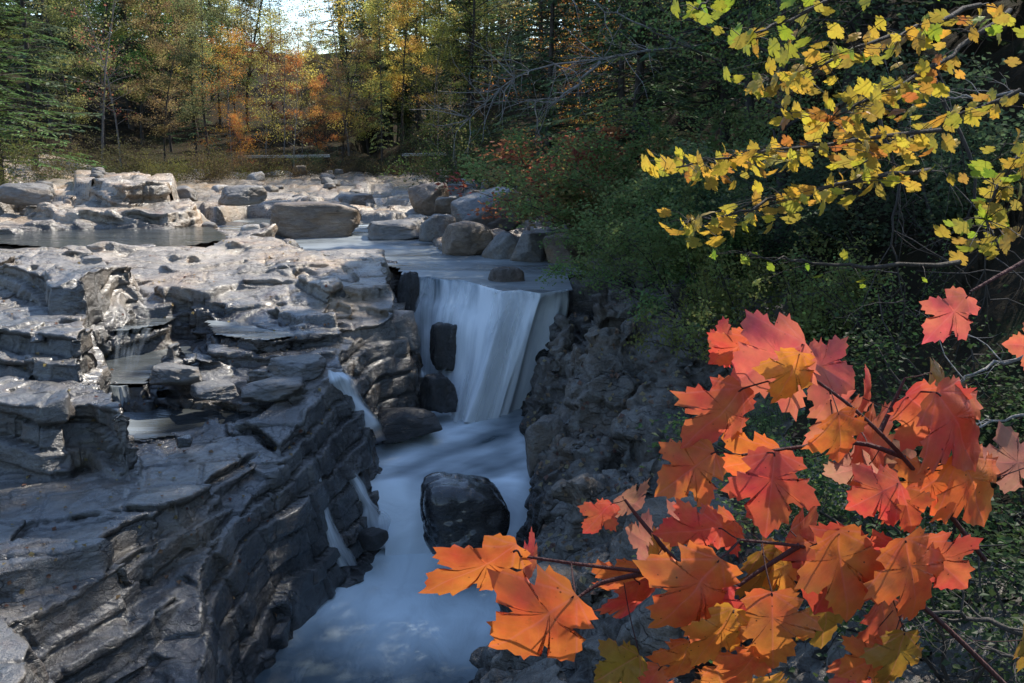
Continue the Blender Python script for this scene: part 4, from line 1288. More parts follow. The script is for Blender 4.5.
# ---------------------------------------------------------------- vegetation
class Tube:
    def __init__(s): s.V = []; s.F = []; s.n = 0

    def add(s, pts, radii, k=6):
        pts = np.asarray(pts, float); m = len(pts)
        tg = np.gradient(pts, axis=0)
        tg /= np.linalg.norm(tg, axis=1, keepdims=True) + 1e-9
        ref = np.array((0.31, 0.2, 1.0)) if abs(tg[0][2]) < 0.9 else np.array((1.0, 0.1, 0))
        a = np.cross(tg, ref); a /= np.linalg.norm(a, axis=1, keepdims=True) + 1e-9
        b = np.cross(tg, a)
        ang = np.linspace(0, 2 * math.pi, k, endpoint=False)
        ring = pts[:, None] + (a[:, None] * np.cos(ang)[None, :, None] + b[:, None] * np.sin(ang)[None, :, None]) * np.asarray(radii)[:, None, None]
        s.V.append(ring.reshape(-1, 3))
        i0 = s.n + (np.arange(m - 1) * k)[:, None] + np.arange(k)[None]
        i1 = s.n + (np.arange(m - 1) * k)[:, None] + (np.arange(k)[None] + 1) % k
        s.F.append(np.stack([i0, i1, i1 + k, i0 + k], -1).reshape(-1, 4))
        s.n += m * k

    def mesh(s, name, mat):
        return mesh_np(name, np.concatenate(s.V), np.concatenate(s.F), mat, True)


def bent(rg, p, d, L, n, wob, sag=0.0):
    pts = [np.array(p, float)]
    d = np.array(d, float)
    for i in range(n):
        d = d + rg.normal(size=3) * wob + np.array((0, 0, -sag))
        d /= np.linalg.norm(d)
        pts.append(pts[-1] + d * L / n)
    return np.array(pts)


def leaf_quads(rg, C, size, up=0.5, aspect=0.75, flat=None):
    """diamond leaves with a slight fold; each leaf is one pair of triangles kept as a quad"""
    n = len(C)
    N = rg.normal(size=(n, 3)); N[:, 2] += up * 2
    if flat is not None: N = flat + 0.35 * N
    N /= np.linalg.norm(N, axis=1, keepdims=True)
    A = np.cross(N, rg.normal(size=(n, 3))); A /= np.linalg.norm(A, axis=1, keepdims=True)
    Bv = np.cross(N, A)
    s = size * rg.uniform(0.6, 1.25, n)[:, None]
    V = np.stack([C - A * s * 0.5, C + Bv * s * 0.5 * aspect - A * s * 0.05 + N * s * 0.1, C + A * s * 0.5, C - Bv * s * 0.5 * aspect - A * s * 0.05 + N * s * 0.1], 1)
    return V.reshape(-1, 3), np.arange(n * 4).reshape(n, 4)


def leafmesh(name, V, F, mat, v):
    return mesh_np(name, V, F, mat, False, None, None, {'v': v})


def make_broadleaf(seed, H=9.0, spread=2.6, base=0.25, nleaf=5200, lsize=0.11, r0=0.09, lean=0.05, limbs=20, mat_trunk=None, clump=0.42, gap=0.25):
    """returns (trunk mesh, crown mesh): tapered trunk, limbs, twigs and leaves gathered in loose clumps at the twig ends"""
    rg = np.random.default_rng(seed)
    tb = Tube()
    tr = bent(rg, (0, 0, -0.4), (lean * rg.normal(), lean * rg.normal(), 1), H + 0.4, 10, 0.05)
    tb.add(tr, np.linspace(r0, r0 * 0.12, 11), 7)
    tips = []
    for i in range(limbs):
        f = base + (1 - base) * (i + rg.random()) / limbs
        q = f * 10; a = int(min(q, 9)); p = tr[a] + (tr[a + 1] - tr[a]) * (q - a)
        az = i * 2.4 + rg.normal() * 0.5
        el = 0.25 + 0.7 * f
        L = spread * (0.45 + 0.75 * math.sin(math.pi * min(0.97, 0.15 + 0.85 * (f - base) / (1 - base)))) * rg.uniform(0.7, 1.2)
        br = bent(rg, p, (math.cos(az) * math.cos(el), math.sin(az) * math.cos(el), math.sin(el)), L, 5, 0.16, 0.02)
        rr = r0 * (1 - f * 0.85) * 0.45
        tb.add(br, np.linspace(rr, rr * 0.2, 6), 4)
        for j in range(5):
            k = rg.integers(1, 6)
            d = rg.normal(size=3); d[2] = abs(d[2]) * 0.6; d /= np.linalg.norm(d)
            tw = bent(rg, br[k], d, L * 0.4 * rg.uniform(0.5, 1.2), 3, 0.25)
            tb.add(tw, np.linspace(rr * 0.35, rr * 0.08, 4), 3)
            tips.append(tw[-1]); tips.append(tw[2])
        tips.append(br[-1])
    tips = np.array(tips)
    keep = rg.random(len(tips)) > gap
    tips = tips[keep]
    wgt = rg.uniform(0.3, 1.6, len(tips)); wgt /= wgt.sum()
    ci = rg.choice(len(tips), nleaf, p=wgt)
    C = tips[ci] + rg.normal(size=(nleaf, 3)) * np.array((clump, clump, clump * 0.62)) * rg.uniform(0.6, 1.2, (len(tips), 1))[ci]
    V, F = leaf_quads(rg, C, lsize)
    cv = rg.random(len(tips))[ci]
    v = np.clip(0.55 * cv + 0.45 * rg.random(nleaf), 0, 1)
    return tb.mesh('trunk', mat_trunk or M['bark']), leafmesh('crown', V, F, M['leaves'], v)


def make_conifer(seed, H=12.0, R=2.6, base=0.12, whorls=30, per=5, blades=26, blen=0.26, r0=0.16, droop=0.25, wid=0.055):
    """hemlock or spruce: straight trunk, drooping boughs in tiers, each bough a flat spray of small needle blades"""
    rg = np.random.default_rng(seed)
    tb = Tube()
    tr = bent(rg, (0, 0, -0.4), (0.02, 0.02, 1), H + 0.4, 8, 0.015)
    tb.add(tr, np.linspace(r0, r0 * 0.08, 9), 7)
    VV = []; vv = []
    for i in range(whorls):
        f = base + (1 - base) * (i + 0.5) / whorls
        z = f * H
        cx = np.interp(z, tr[:, 2], tr[:, 0]); cy = np.interp(z, tr[:, 2], tr[:, 1])
        Lm = R * (1 - f) ** 0.75 * (0.9 if f > 0.25 else 1.0) + 0.15
        for j in range(per):
            az = rg.random() * 6.283
            L = Lm * rg.uniform(0.55, 1.15)
            el = rg.uniform(-0.1, 0.25) + 0.25 * f
            br = bent(rg, (cx, cy, z + rg.normal() * 0.12), (math.cos(az) * math.cos(el), math.sin(az) * math.cos(el), math.sin(el)), L, 5, 0.06, droop * 0.22)
            tb.add(br, np.linspace(0.012 + 0.008 * L, 0.004, 6), 3)
            nb = int(blades * (0.35 + L / R))
            u = rg.random(nb) ** 0.7 * 5
            k = np.minimum(u.astype(int), 4)
            P = br[k] + (br[k + 1] - br[k]) * (u - k)[:, None]
            d = br[-1] - br[0]; d /= np.linalg.norm(d)
            side = np.cross(d, (0, 0, 1)); side /= np.linalg.norm(side) + 1e-9
            sg = rg.choice((-1, 1), nb)[:, None]
            D = d * rg.uniform(0.3, 1.0, (nb, 1)) + side * sg * rg.uniform(0.3, 1.0, (nb, 1)) + np.array((0, 0, -1)) * rg.uniform(0.0, 0.45, (nb, 1))
            D /= np.linalg.norm(D, axis=1, keepdims=True)
            ln = blen * (0.6 + 0.8 * rg.random((nb, 1))) * (0.6 + 0.5 * L / R)
            P = P + side * sg * ln * 0.15
            W = np.cross(D, np.array((0, 0, 1.0)) + 0.5 * rg.normal(size=(nb, 3))); W /= np.linalg.norm(W, axis=1, keepdims=True)
            w = wid * rg.uniform(0.6, 1.3, (nb, 1))
            q = np.stack([P, P + D * ln * 0.45 + W * w, P + D * ln, P + D * ln * 0.45 - W * w], 1)
            VV.append(q.reshape(-1, 3)); vv.append(np.clip(rg.normal(0.5, 0.2, nb) + 0.25 * (u / 5 - 0.5), 0, 1))
    V = np.concatenate(VV); n = len(V) // 4
    return tb.mesh('trunk', M['bark']), leafmesh('crown', V, np.arange(n * 4).reshape(n, 4), M['needles'], np.concatenate(vv))


def make_shrub(seed, H=1.6, R=1.0, stems=9, nleaf=2600, lsize=0.07, clump=0.16, low=0.15, up=0.5):
    rg = np.random.default_rng(seed)
    tb = Tube(); tips = []
    for i in range(stems):
        az = i * 2.4 + rg.normal() * 0.4; out = rg.uniform(0.15, 1.0)
        d = np.array((math.cos(az) * out, math.sin(az) * out, 1.0)); d /= np.linalg.norm(d)
        L = H * rg.uniform(0.65, 1.15)
        st = bent(rg, (0.12 * math.cos(az), 0.12 * math.sin(az), -0.25), d, L + 0.25, 6, 0.12, 0.03 * R)
        st[:, :2] *= R / max(H * 0.6, 0.1)
        tb.add(st, np.linspace(0.014, 0.004, 7), 4)
        for j in range(8):
            k = rg.integers(1, 7)
            dd = rg.normal(size=3); dd[2] *= 0.6; dd /= np.linalg.norm(dd)
            tw = bent(rg, st[k], dd, 0.38 * R * rg.uniform(0.5, 1.3), 3, 0.25)
            tb.add(tw, np.linspace(0.006, 0.002, 4), 3)
            if tw[-1][2] > H * low: tips += [tw[-1], tw[2], tw[1]]
        tips.append(st[-1])
    tips = np.array(tips)
    wgt = rg.uniform(0.2, 1.5, len(tips)); wgt /= wgt.sum()
    ci = rg.choice(len(tips), nleaf, p=wgt)
    C = tips[ci] + rg.normal(size=(nleaf, 3)) * clump
    V, F = leaf_quads(rg, C, lsize, up)
    v = np.clip(0.5 * rg.random(len(tips))[ci] + 0.5 * rg.random(nleaf), 0, 1)
    return tb.mesh('stem', M['bark']), leafmesh('foliage', V, F, M['leaves'], v)


BROAD = [make_broadleaf(101, 10, 2.3, 0.22, 15000, 0.08, 0.08, gap=0.3, clump=0.25),
         make_broadleaf(102, 9, 2.0, 0.15, 11000, 0.08, 0.07, gap=0.4, clump=0.25),
         make_broadleaf(103, 12, 2.9, 0.25, 18000, 0.085, 0.11, limbs=26, gap=0.3, clump=0.28),
         make_broadleaf(104, 8, 1.8, 0.1, 7500, 0.075, 0.05, gap=0.5, clump=0.28, mat_trunk=M['bark_grey'])]
BARE = [make_broadleaf(111, 9, 1.5, 0.25, 420, 0.13, 0.055, gap=0.5, limbs=26, mat_trunk=M['bark_grey'], clump=0.3),
        make_broadleaf(112, 7, 1.2, 0.2, 260, 0.12, 0.045, gap=0.5, limbs=22, mat_trunk=M['bark_grey'], clump=0.3)]
CONI = [make_conifer(121, 13, 2.6), make_conifer(122, 15, 2.8, whorls=34, per=5), make_conifer(123, 11, 2.4, base=0.05, whorls=28, per=6)]
NEARCON = [make_conifer(131, 14, 3.3, base=0.14, whorls=36, per=6, blades=70, blen=0.20, droop=0.35, wid=0.032),
           make_conifer(132, 16, 3.6, base=0.1, whorls=40, per=6, blades=66, blen=0.20, droop=0.3, wid=0.032)]
NEARBROAD = [make_broadleaf(141, 12, 3.2, 0.2, 13000, 0.085, 0.12, limbs=28, gap=0.15, clump=0.4),
             make_broadleaf(142, 10, 2.8, 0.12, 11000, 0.075, 0.09, limbs=26, gap=0.15, clump=0.36)]
SHRUB = [make_shrub(151, 1.6, 1.0, 11, 5600, 0.06, 0.085), make_shrub(152, 2.2, 1.2, 13, 8600, 0.06, 0.10), make_shrub(153, 1.1, 1.1, 12, 5600, 0.05, 0.075)]
NEARSHRUB = [make_shrub(161, 1.2, 0.8, 12, 1500, 0.05, 0.09, up=0.9), make_shrub(162, 0.8, 0.8, 14, 4200, 0.035, 0.08, up=0.7)]
SCRUB = [make_shrub(171, 2.8, 1.8, 14, 4200, 0.085, 0.22), make_shrub(172, 1.8, 2.0, 14, 3800, 0.08, 0.22)]


def plant(name, kind, x, y, z, s, rz, color, label, category, group, parts=('trunk', 'crown'), sxy=1.0, tilt=(0, 0)):
    """a tree or shrub of one kind, set on the ground at a plan point"""
    e = empty(name, (x, y, z))
    e.rotation_euler = (tilt[0], tilt[1], rz)
    e.scale = (s * sxy, s * sxy, s)
    tag(e, label, category, group)
    a = link(parts[0], kind[0], e)
    b = link(parts[1], kind[1], e)
    b.color = tuple(color) + (1.0,)
    return e


RT = random.Random(21)
def jit(c, a=0.18):
    k = RT.uniform(1 - a, 1 + a)
    return tuple(max(0.003, v * k * RT.uniform(1 - a * 0.5, 1 + a * 0.5)) for v in c)


def gz(x, y): return ground(x, y)


# leaf colours; the darkest green has the lower right corner's shade put into it
C_HEM = (0.095, 0.14, 0.068); C_PINE = (0.10, 0.16, 0.055)
C_GRN = (0.19, 0.27, 0.085); C_OLV = (0.24, 0.25, 0.075); C_YEL = (0.50, 0.45, 0.13); C_GOLD = (0.64, 0.49, 0.12)
C_ORG = (0.55, 0.25, 0.065); C_RED = (0.28, 0.10, 0.06); C_RUST = (0.29, 0.225, 0.10); C_SHADED = (0.05, 0.085, 0.03); C_PALE = (0.22, 0.21, 0.10)


def at_far(px, y):
    """plan x for a picture column at a distance"""
    return (px - 512) / FPX * y * 1.0


GF = 'trees of the far bank wood'
# --- the far wood, tree by tree: (kind list, index, picture column, distance, scale, leaf colour, label)
def far(kind, px, y, s, col, label, cat='tree', name='tree', sxy=1.0, group=GF):
    x = at_far(px, y)
    return plant(name, kind, x, y, gz(x, y) - 0.1, s, RT.uniform(0, 6.28), jit(col), label, cat, group, sxy=sxy)


far(NEARCON[1], 6, 37, 0.82, C_PINE, 'tall dark green pine filling the far left edge', 'pine tree', 'pine_tree', 1.35)
far(NEARCON[0], -45, 39, 1.0, C_PINE, 'dark pine leaning in from outside the left edge', 'pine tree', 'pine_tree', 1.2)
far(CONI[0], 42, 45, 0.95, C_HEM, 'dark hemlock right behind the tall left pine', 'hemlock', 'hemlock_tree', 1.2)
far(BARE[0], 107, 49, 1.15, C_RUST, 'slender dark stemmed tree with few rusty leaves left of the bushy olive shrubs', 'tree', 'tree')
far(BARE[0], 128, 51, 1.05, C_RED, 'thin bare stem with a few red leaves beside the slender dark stemmed tree', 'tree', 'tree')
far(BROAD[1], 78, 52, 1.05, C_OLV, 'olive tree between the left pine and the slender dark stems', 'tree', 'tree')
far(BROAD[0], 112, 56, 1.15, C_OLV, 'olive brown crowned tree behind the slender dark stems')
far(BROAD[2], 150, 60, 1.0, C_GRN, 'tall green crowned tree at the left of the far wood')
far(BROAD[1], 170, 54, 0.9, C_RUST, 'rust brown thinly leaved tree right of the slender stems')
far(BROAD[0], 178, 58, 1.0, C_RUST, 'russet tinged tree high in the left of the far wood')
far(BROAD[2], 205, 62, 1.15, C_YEL, 'tall yellowing tree left of the bright orange tree')
far(BROAD[0], 212, 53, 0.95, C_PALE, 'pale yellow green tree in front of the tall yellowing tree')
far(BROAD[3], 236, 51, 0.85, C_ORG, 'bright orange tree glowing at the middle of the far wood', 'maple tree', 'maple_tree')
far(BROAD[3], 246, 50, 0.36, C_ORG, 'low orange sapling under the bright orange tree', 'maple tree', 'maple_tree')
far(CONI[0], 202, 54, 0.55, C_HEM, 'small dark green fir left of the bright orange tree', 'fir tree', 'fir_tree')
far(BROAD[3], 270, 55, 0.95, C_YEL, 'slim yellow green tree just right of the bright orange tree')
far(BARE[0], 287, 52, 0.72, C_PALE, 'grey bare stemmed tree under the patch of sky')
far(BARE[1], 296, 50, 0.85, C_PALE, 'second grey bare stem under the patch of sky, right of the first')
far(BROAD[3], 306, 58, 0.72, C_RUST, 'thin russet tree below the patch of sky')
far(BROAD[1], 322, 52, 0.62, C_ORG, 'small orange maple right of the grey bare stems', 'maple tree', 'maple_tree')
far(BROAD[1], 345, 54, 0.70, C_RUST, 'red brown maple left of the lone dark trunked tree', 'maple tree', 'maple_tree')
far(BROAD[3], 352, 56, 1.3, C_GOLD, 'tall golden tree at the right side of the patch of sky')
far(CONI[0], 384, 50, 0.74, C_OLV, 'lone straight dark trunk with thin short boughs above the guard rail', 'tree', 'tree', 0.45)
far(BROAD[0], 405, 60, 1.0, C_GOLD, 'sunlit golden tree behind the lone dark trunk')
far(BROAD[2], 425, 64, 1.0, C_YEL, 'tall yellow tree at the edge of the dark hemlocks')
far(BROAD[1], 372, 60, 1.0, C_YEL, 'yellow tree behind and left of the lone dark trunk')
far(BROAD[3], 432, 55, 0.85, C_YEL, 'small yellow green tree under the overhanging hemlock')
far(BROAD[0], 455, 58, 0.9, C_OLV, 'olive tree behind the overhanging hemlock')
far(BARE[1], 440, 50, 0.75, C_RUST, 'bare grey sapling at the far bend under the hemlock')
far(BARE[1], 458, 49, 0.65, C_RUST, 'leafless grey sapling right of the bare sapling at the far bend')
far(BROAD[0], 480, 62, 1.0, C_OLV, 'olive green tree half hidden behind the hemlock boughs')
# hill wood behind, dark conifers and mixed crowns, also seen between the nearer trees
for i in range(130):
    px = -120 + (i % 65) * 10.6 + RT.uniform(-6, 6)
    y = RT.uniform(66, 84) if i < 65 else RT.uniform(84, 112)
    hole = 262 < px < 352
    if hole and y < 85: y = RT.uniform(92, 110)
    c = RT.random()
    x = at_far(px, y)
    z = gz(x, y)
    if c < 0.6 and not (255 < px < 345):
        plant('fir_tree', CONI[i % 2], x, y, z - 0.3, RT.uniform(1.0, 1.5), RT.uniform(0, 6.28), jit(C_HEM), 'dark conifer among the crowns high on the wooded hill', 'conifer', 'dark conifers on the wooded hill')
    elif not (262 < px < 345):
        plant('tree', BROAD[i % 3], x, y, z - 0.3, RT.uniform(0.85, 1.25), RT.uniform(0, 6.28), jit(RT.choice((C_OLV, C_YEL, C_RUST, C_OLV, C_GRN, C_OLV))), 'autumn broadleaf tree among the crowns high on the wooded hill', 'tree', 'autumn trees on the wooded hill')
for i, (px, s) in enumerate(((252, 1.0), (262, 0.9), (271, 0.98), (281, 0.86), (289, 0.92))):
    x = at_far(px, 112)
    plant('spruce_tree', CONI[i % 2], x, 112, 12 + gz(x, 112) * 0, s * 0.82, i * 1.3, jit(C_HEM, 0.1), 'spire topped spruce on the skyline left of the patch of sky', 'spruce', 'skyline spruces', sxy=0.8)
for i, px in enumerate((298, 308, 318, 328, 338)):
    x = at_far(px, 116)
    plant('spruce_tree', CONI[2], x, 116, 10.6, 0.4 + 0.05 * (i % 3), i * 1.9, jit(C_HEM, 0.1), 'small distant spruce at the bottom of the patch of sky', 'spruce', 'distant spruces under the sky', sxy=0.9)
for i, (px, y, s, c) in enumerate(((278, 62, 0.62, C_RED), (292, 66, 0.62, C_RED), (302, 64, 0.58, C_RUST), (316, 66, 0.58, C_YEL), (328, 63, 0.55, C_RUST))):
    far(BROAD[i % 3], px, y, s, c, ('red crowned tree below the skyline spruces', 'deep red tree right under the patch of sky', 'russet tree under the patch of sky', 'yellow tree under the right of the patch of sky', 'brown tree right of the yellow one under the patch of sky')[i])

for i, (px, y, s) in enumerate(((62, 58, 1.05), (88, 62, 1.15), (140, 64, 1.1), (168, 66, 1.2))):
    far(CONI[i % 2], px, y, s, C_HEM, ('dark fir right behind the dark hemlock at the left', 'tall dark fir behind the olive tree at the left', 'dark fir showing behind the rusty crowns', 'dark fir between the rusty crowns and the yellowing tree')[i], 'fir tree', 'fir_tree', 1.15)
# scrub along the far bank
GS = 'bushes along the far bank'
scr = [(0, 33, 0.7, C_OLV, 'olive bush at the foot of the tall left pine'), (35, 38, 0.7, C_GRN, 'dark green bush at the far left of the bank'), (58, 42, 0.65, C_RUST, 'brown bush beside the stacked far slabs'),
       (95, 47, 0.7, C_OLV, 'olive bush behind the stacked far slabs'), (128, 46, 0.8, C_PALE, 'pale leafy bush behind the right end of the far slabs'), (150, 47, 0.85, C_PALE, 'large pale olive bush left of the brown thicket'),
       (172, 45, 0.7, C_YEL, 'yellowish bush at the water edge below the far wood'), (195, 47, 0.9, C_OLV, 'olive thicket bush under the orange tree'), (216, 46, 0.75, C_RUST, 'brown thicket bush under the orange tree'),
       (238, 48, 0.75, C_OLV, 'dull green bush right of the brown thicket'), (262, 49, 0.6, C_RUST, 'dark bush below the left of the guard rail'), (290, 49, 0.6, C_RUST, 'dark brown bush below the middle of the guard rail'),
       (318, 49.5, 0.6, C_HEM, 'dark green bush below the right of the guard rail'), (348, 50, 0.6, C_RUST, 'dark bush left of the lone trunk'), (376, 49.5, 0.62, C_HEM, 'dark green bush at the foot of the lone trunk'),
       (404, 49.5, 0.6, C_RUST, 'brown bush right of the lone trunk'), (430, 49, 0.62, C_HEM, 'dark bush at the far bend'), (455, 47, 0.6, C_RUST, 'brown bush at the far bend near the bright boulder'),
       (478, 45, 0.6, C_OLV, 'olive bush behind the bright white boulder'), (500, 40, 0.6, C_OLV, 'olive bush right of the bright white boulder'), (-60, 36, 0.9, C_GRN, 'green bush beyond the left edge'),
       (470, 43, 1.2, C_GRN, 'green bush on the slope under the overhanging hemlock'), (492, 45, 1.3, C_GRN, 'broad green bush up the slope behind the bright white boulder'), (452, 53, 1.2, C_GRN, 'green bush behind the far bend'),
       (515, 38, 1.0, C_OLV, 'olive bush right of the leaning hemlock foot'), (488, 52, 1.4, C_GRN, 'tall green bush high behind the far bend')]
for i, (px, y, s, c, lb) in enumerate(scr):
    x = at_far(px, y)
    plant('bush', SCRUB[i % 2], x, y, gz(x, y) - 0.1, s * RT.uniform(0.7, 1.15), RT.uniform(0, 6.28), jit(tuple(q * 0.42 for q in c)), lb, 'bush', GS, ('stem', 'foliage'))

# guard rail on the far bank road
def guard_rail(px0, px1, y, py, label):
    a = at_y(px0, py, y); b = at_y(px1, py - 1, y)
    e = empty('guard_rail', (a[0], a[1], a[2] - 0.6)); tag(e, label, 'guard rail')
    L = b[0] - a[0]
    prof = np.array([(0, -.15), (0.05, -.11), (0.05, -.05), (0.01, -.02), (0.01, .02), (0.05, .05), (0.05, .11), (0, .15)]) * (1, 0.5)
    xs = np.linspace(0, L, 12)
    V = np.array([(xx, -p[0], 0.6 + p[1] + (b[2] - a[2]) * xx / L) for xx in xs for p in prof])
    F = [(i * 8 + j, i * 8 + j + 1, i * 8 + 9 + j, i * 8 + 8 + j) for i in range(11) for j in range(7)]
    link('rail', mesh_np('rail', V, F, M['rail']), e)
    for i in range(5):
        t = Tube(); t.add([(L * (i + .5) / 5, 0.08, -0.6), (L * (i + .5) / 5, 0.08, 0.75)], (0.07, 0.07), 6)
        link('post', t.mesh('post', M['bark']), e)


guard_rail(238, 330, 51.5, 157, 'pale horizontal guard rail on the dark bank below the far wood')
guard_rail(402, 446, 51.5, 155, 'short pale stretch of guard rail under the overhanging hemlock')

# --- the right bank wood
GR = 'trees of the right bank'
right = [
    (NEARCON[0], 1.15, 32.5, 0.85, C_HEM, 'leaning thin trunked hemlock overhanging the river above the big dark grey boulder', 'hemlock', (0.05, -0.07), 1.0),
    (NEARCON[1], 3.4, 31, 0.9, C_HEM, 'dark hemlock behind the leaning one on the right bank', 'hemlock', (0, 0), 1.0),
    (NEARCON[0], 3.0, 25.5, 0.9, C_HEM, 'dark hemlock standing above the falls on the right bank', 'hemlock', (0, -0.04), 1.05),
    (NEARCON[1], 5.6, 26.5, 1.0, C_HEM, 'tall hemlock up the slope right of the falls', 'hemlock', (0, 0), 1.0),
    (NEARCON[0], 7.6, 22.5, 1.45, C_HEM, 'hemlock in the deep shade behind the yellow maple boughs', 'hemlock', (0, 0), 1.1),
    (NEARCON[1], 10.5, 20, 1.2, C_HEM, 'hemlock high on the right slope in deep shade', 'hemlock', (0, 0), 1.1),
    (NEARCON[1], 9.5, 27, 1.4, C_HEM, 'hemlock far up the right slope', 'hemlock', (0, 0), 1.1),
    (NEARCON[0], 5.2, 36, 1.0, C_HEM, 'hemlock behind the overhanging pair upstream', 'hemlock', (0, 0), 1.1),
    (NEARCON[1], 1.2, 41, 0.9, C_HEM, 'hemlock at the far right bend of the river', 'hemlock', (0, 0), 1.0),
    (NEARBROAD[0], 5.0, 21.5, 0.95, C_GRN, 'green broadleaf tree above the right bank rocks', 'tree', (0, -0.08), 1.0),
    (NEARCON[1], 6.3, 19.3, 0.9, C_HEM, 'hemlock just up the slope from the right bank rocks', 'hemlock', (0, 0), 1.0),
    (NEARBROAD[0], 4.7, 17.4, 0.8, C_GRN, 'green tree rising from the top of the right bank rocks', 'tree', (0, 0), 1.0),
    (NEARBROAD[1], 11.5, 15.5, 1.0, C_GRN, 'shaded tree at the right edge of the slope', 'tree', (0, 0), 1.0),
    (NEARBROAD[0], 12.5, 24, 1.1, C_OLV, 'tall broadleaf tree high on the right slope', 'tree', (0, 0), 1.0),
    (NEARBROAD[1], 2.2, 36.5, 0.9, C_ORG, 'orange brown tree over the top of the leaning hemlock', 'tree', (0, 0), 1.0),
    (NEARBROAD[0], 7.2, 31.0, 1.1, C_OLV, 'tall olive tree behind the tall hemlock of the right slope', 'tree', (0, 0), 1.0),
]
for kd, x, y, s, c, lb, cat, tl, sxy in right:
    plant('hemlock_tree' if cat == 'hemlock' else 'tree', kd, x, y, gz(x, y) - 0.15, s, RT.uniform(0, 6.28), jit(c, 0.1), lb, cat, GR, sxy=sxy, tilt=tl)

# more of the right slope's wood, further up and upstream
for i in range(34):
    y = RT.uniform(27, 62)
    x = xedge(y) + 4.5 + RT.random() ** 1.3 * 22
    if x / y > 0.62: continue
    if i % 3 == 0:
        plant('tree', NEARBROAD[i % 2], x, y, gz(x, y) - 0.2, RT.uniform(0.8, 1.1), RT.uniform(0, 6.28), jit(RT.choice((C_GRN, C_OLV, C_GRN, C_RUST))), 'broadleaf tree in the shaded wood up the right slope', 'tree', 'broadleaf trees up the right slope')
    else:
        plant('hemlock_tree', CONI[i % 3], x, y, gz(x, y) - 0.2, RT.uniform(0.8, 1.15), RT.uniform(0, 6.28), jit(C_HEM), 'dark conifer in the shaded wood up the right slope', 'hemlock', 'conifers up the right slope', sxy=1.15)
plant('maple_tree', NEARBROAD[1], 7.3, 6.6, gz(7.3, 6.6) - 0.2, 1.28, 1.0, (0.3, 0.2, 0.03), 'yellow leaved maple of the hanging boughs, added out of view to shade the front leaves', 'maple tree', GR)  # out-of-view tree, placed and scaled up to keep sun off the front leaves


def shade_woods_behind():  # unseen foliage mass behind the camera, added to block skylight from rock faces
    rg = np.random.default_rng(9)
    C = []
    for i in range(9):
        a = math.radians(rg.uniform(100, 270)); d = rg.uniform(13, 24)
        x, y = d * math.sin(a), d * math.cos(a)
        hgt = rg.uniform(13, 19); n = 620
        zz = rg.uniform(0.12, 1, n) * hgt
        rad = 2.6 * np.sqrt(rg.random(n)) * (1.05 - zz / hgt * 0.7)
        ph = rg.random(n) * 6.283
        C.append(np.stack([x + rad * np.cos(ph), y + rad * np.sin(ph), 1.5 + zz], -1))
    V, F = leaf_quads(rg, np.concatenate(C), 0.62)
    o = link('shade_woods', leafmesh('shade_woods', V, F, M['leaves'], rg.random(len(F))))
    o.color = C_GRN + (1,)
    tag(o, 'unseen wood behind the viewer, added to block skylight', 'shade_woods', None, 'stuff')


shade_woods_behind()

GB = 'shrubs of the right bank'
rsh = []
def rshrub(kd, px, py, y, s, c, label, sxy=1.0):
    """px, py: where its foot meets the slope in the picture; it is set on the ground there"""
    best = None
    for yy in np.linspace(4.0, 40, 500):
        p = at_y(px, py, yy)
        if p[2] <= ground(p[0], p[1]): best = p; break
    if best is None or (y and abs(best[1] - y) > 8): best = at_y(px, py, y or 20); best[2] = ground(best[0], best[1])
    plant('shrub', kd, best[0], best[1], best[2] - 0.08, s, RT.uniform(0, 6.28), jit(c, 0.12), label, 'shrub', GB, ('stem', 'foliage'), sxy)


rshrub(SHRUB[2], 622, 246, None, 0.8, C_GRN, 'light green shrub just right of the boulders above the falls', 1.1)
rshrub(SHRUB[2], 562, 214, None, 0.9, C_OLV, 'olive shrub at the foot of the leaning hemlock', 1.1)
rshrub(SHRUB[2], 586, 210, None, 0.8, C_RUST, 'small rust coloured shrub right of the leaning hemlock trunk')
rshrub(SHRUB[2], 640, 272, None, 0.8, C_GRN, 'green shrub on the top of the rock wall beside the falls', 1.2)
rshrub(SHRUB[2], 690, 300, None, 0.9, C_GRN, 'dense green shrub on the rock wall right of the falls', 1.3)
rshrub(SHRUB[1], 620, 240, None, 1.1, C_GRN, 'mid green shrub on the slope above the rock wall', 1.3)
rshrub(SHRUB[0], 575, 200, None, 1.5, C_GRN, 'tall green shrub right of the leaning hemlock trunk', 1.2)
rshrub(SHRUB[1], 610, 165, None, 1.2, C_OLV, 'yellowing shrub on the slope under the dead bough', 1.2)
rshrub(SHRUB[0], 605, 135, 26, 1.7, C_RED, 'reddish shrub on the slope left of the yellow boughs', 1.5)
rshrub(SHRUB[0], 650, 135, 22, 1.5, C_RUST, 'rusty red shrub just left of the tips of the yellow boughs', 1.5)
rshrub(SHRUB[1], 665, 215, None, 1.1, C_GRN, 'shaded green shrub under the tips of the yellow boughs', 1.3)
rshrub(SHRUB[1], 690, 290, None, 1.0, C_GRN, 'dark green shrub above the middle of the right bank rocks', 1.2)
rshrub(SHRUB[2], 735, 345, None, 1.1, C_OLV, 'moss green shrub behind the topmost red leaves', 0.75)
rshrub(SHRUB[2], 775, 330, None, 1.2, C_OLV, 'olive shrub right of the moss green one behind the red leaves', 0.9)
rshrub(SHRUB[1], 760, 270, None, 0.9, C_HEM, 'dark shrub under the middle of the yellow boughs', 1.3)
rshrub(NEARSHRUB[0], 850, 345, None, 1.1, C_OLV, 'small leaved lime green shrub between the lone pink leaf and the red leaves')
rshrub(NEARSHRUB[0], 900, 335, None, 0.9, C_GRN, 'small leaved green shrub left of the lone pink leaf')
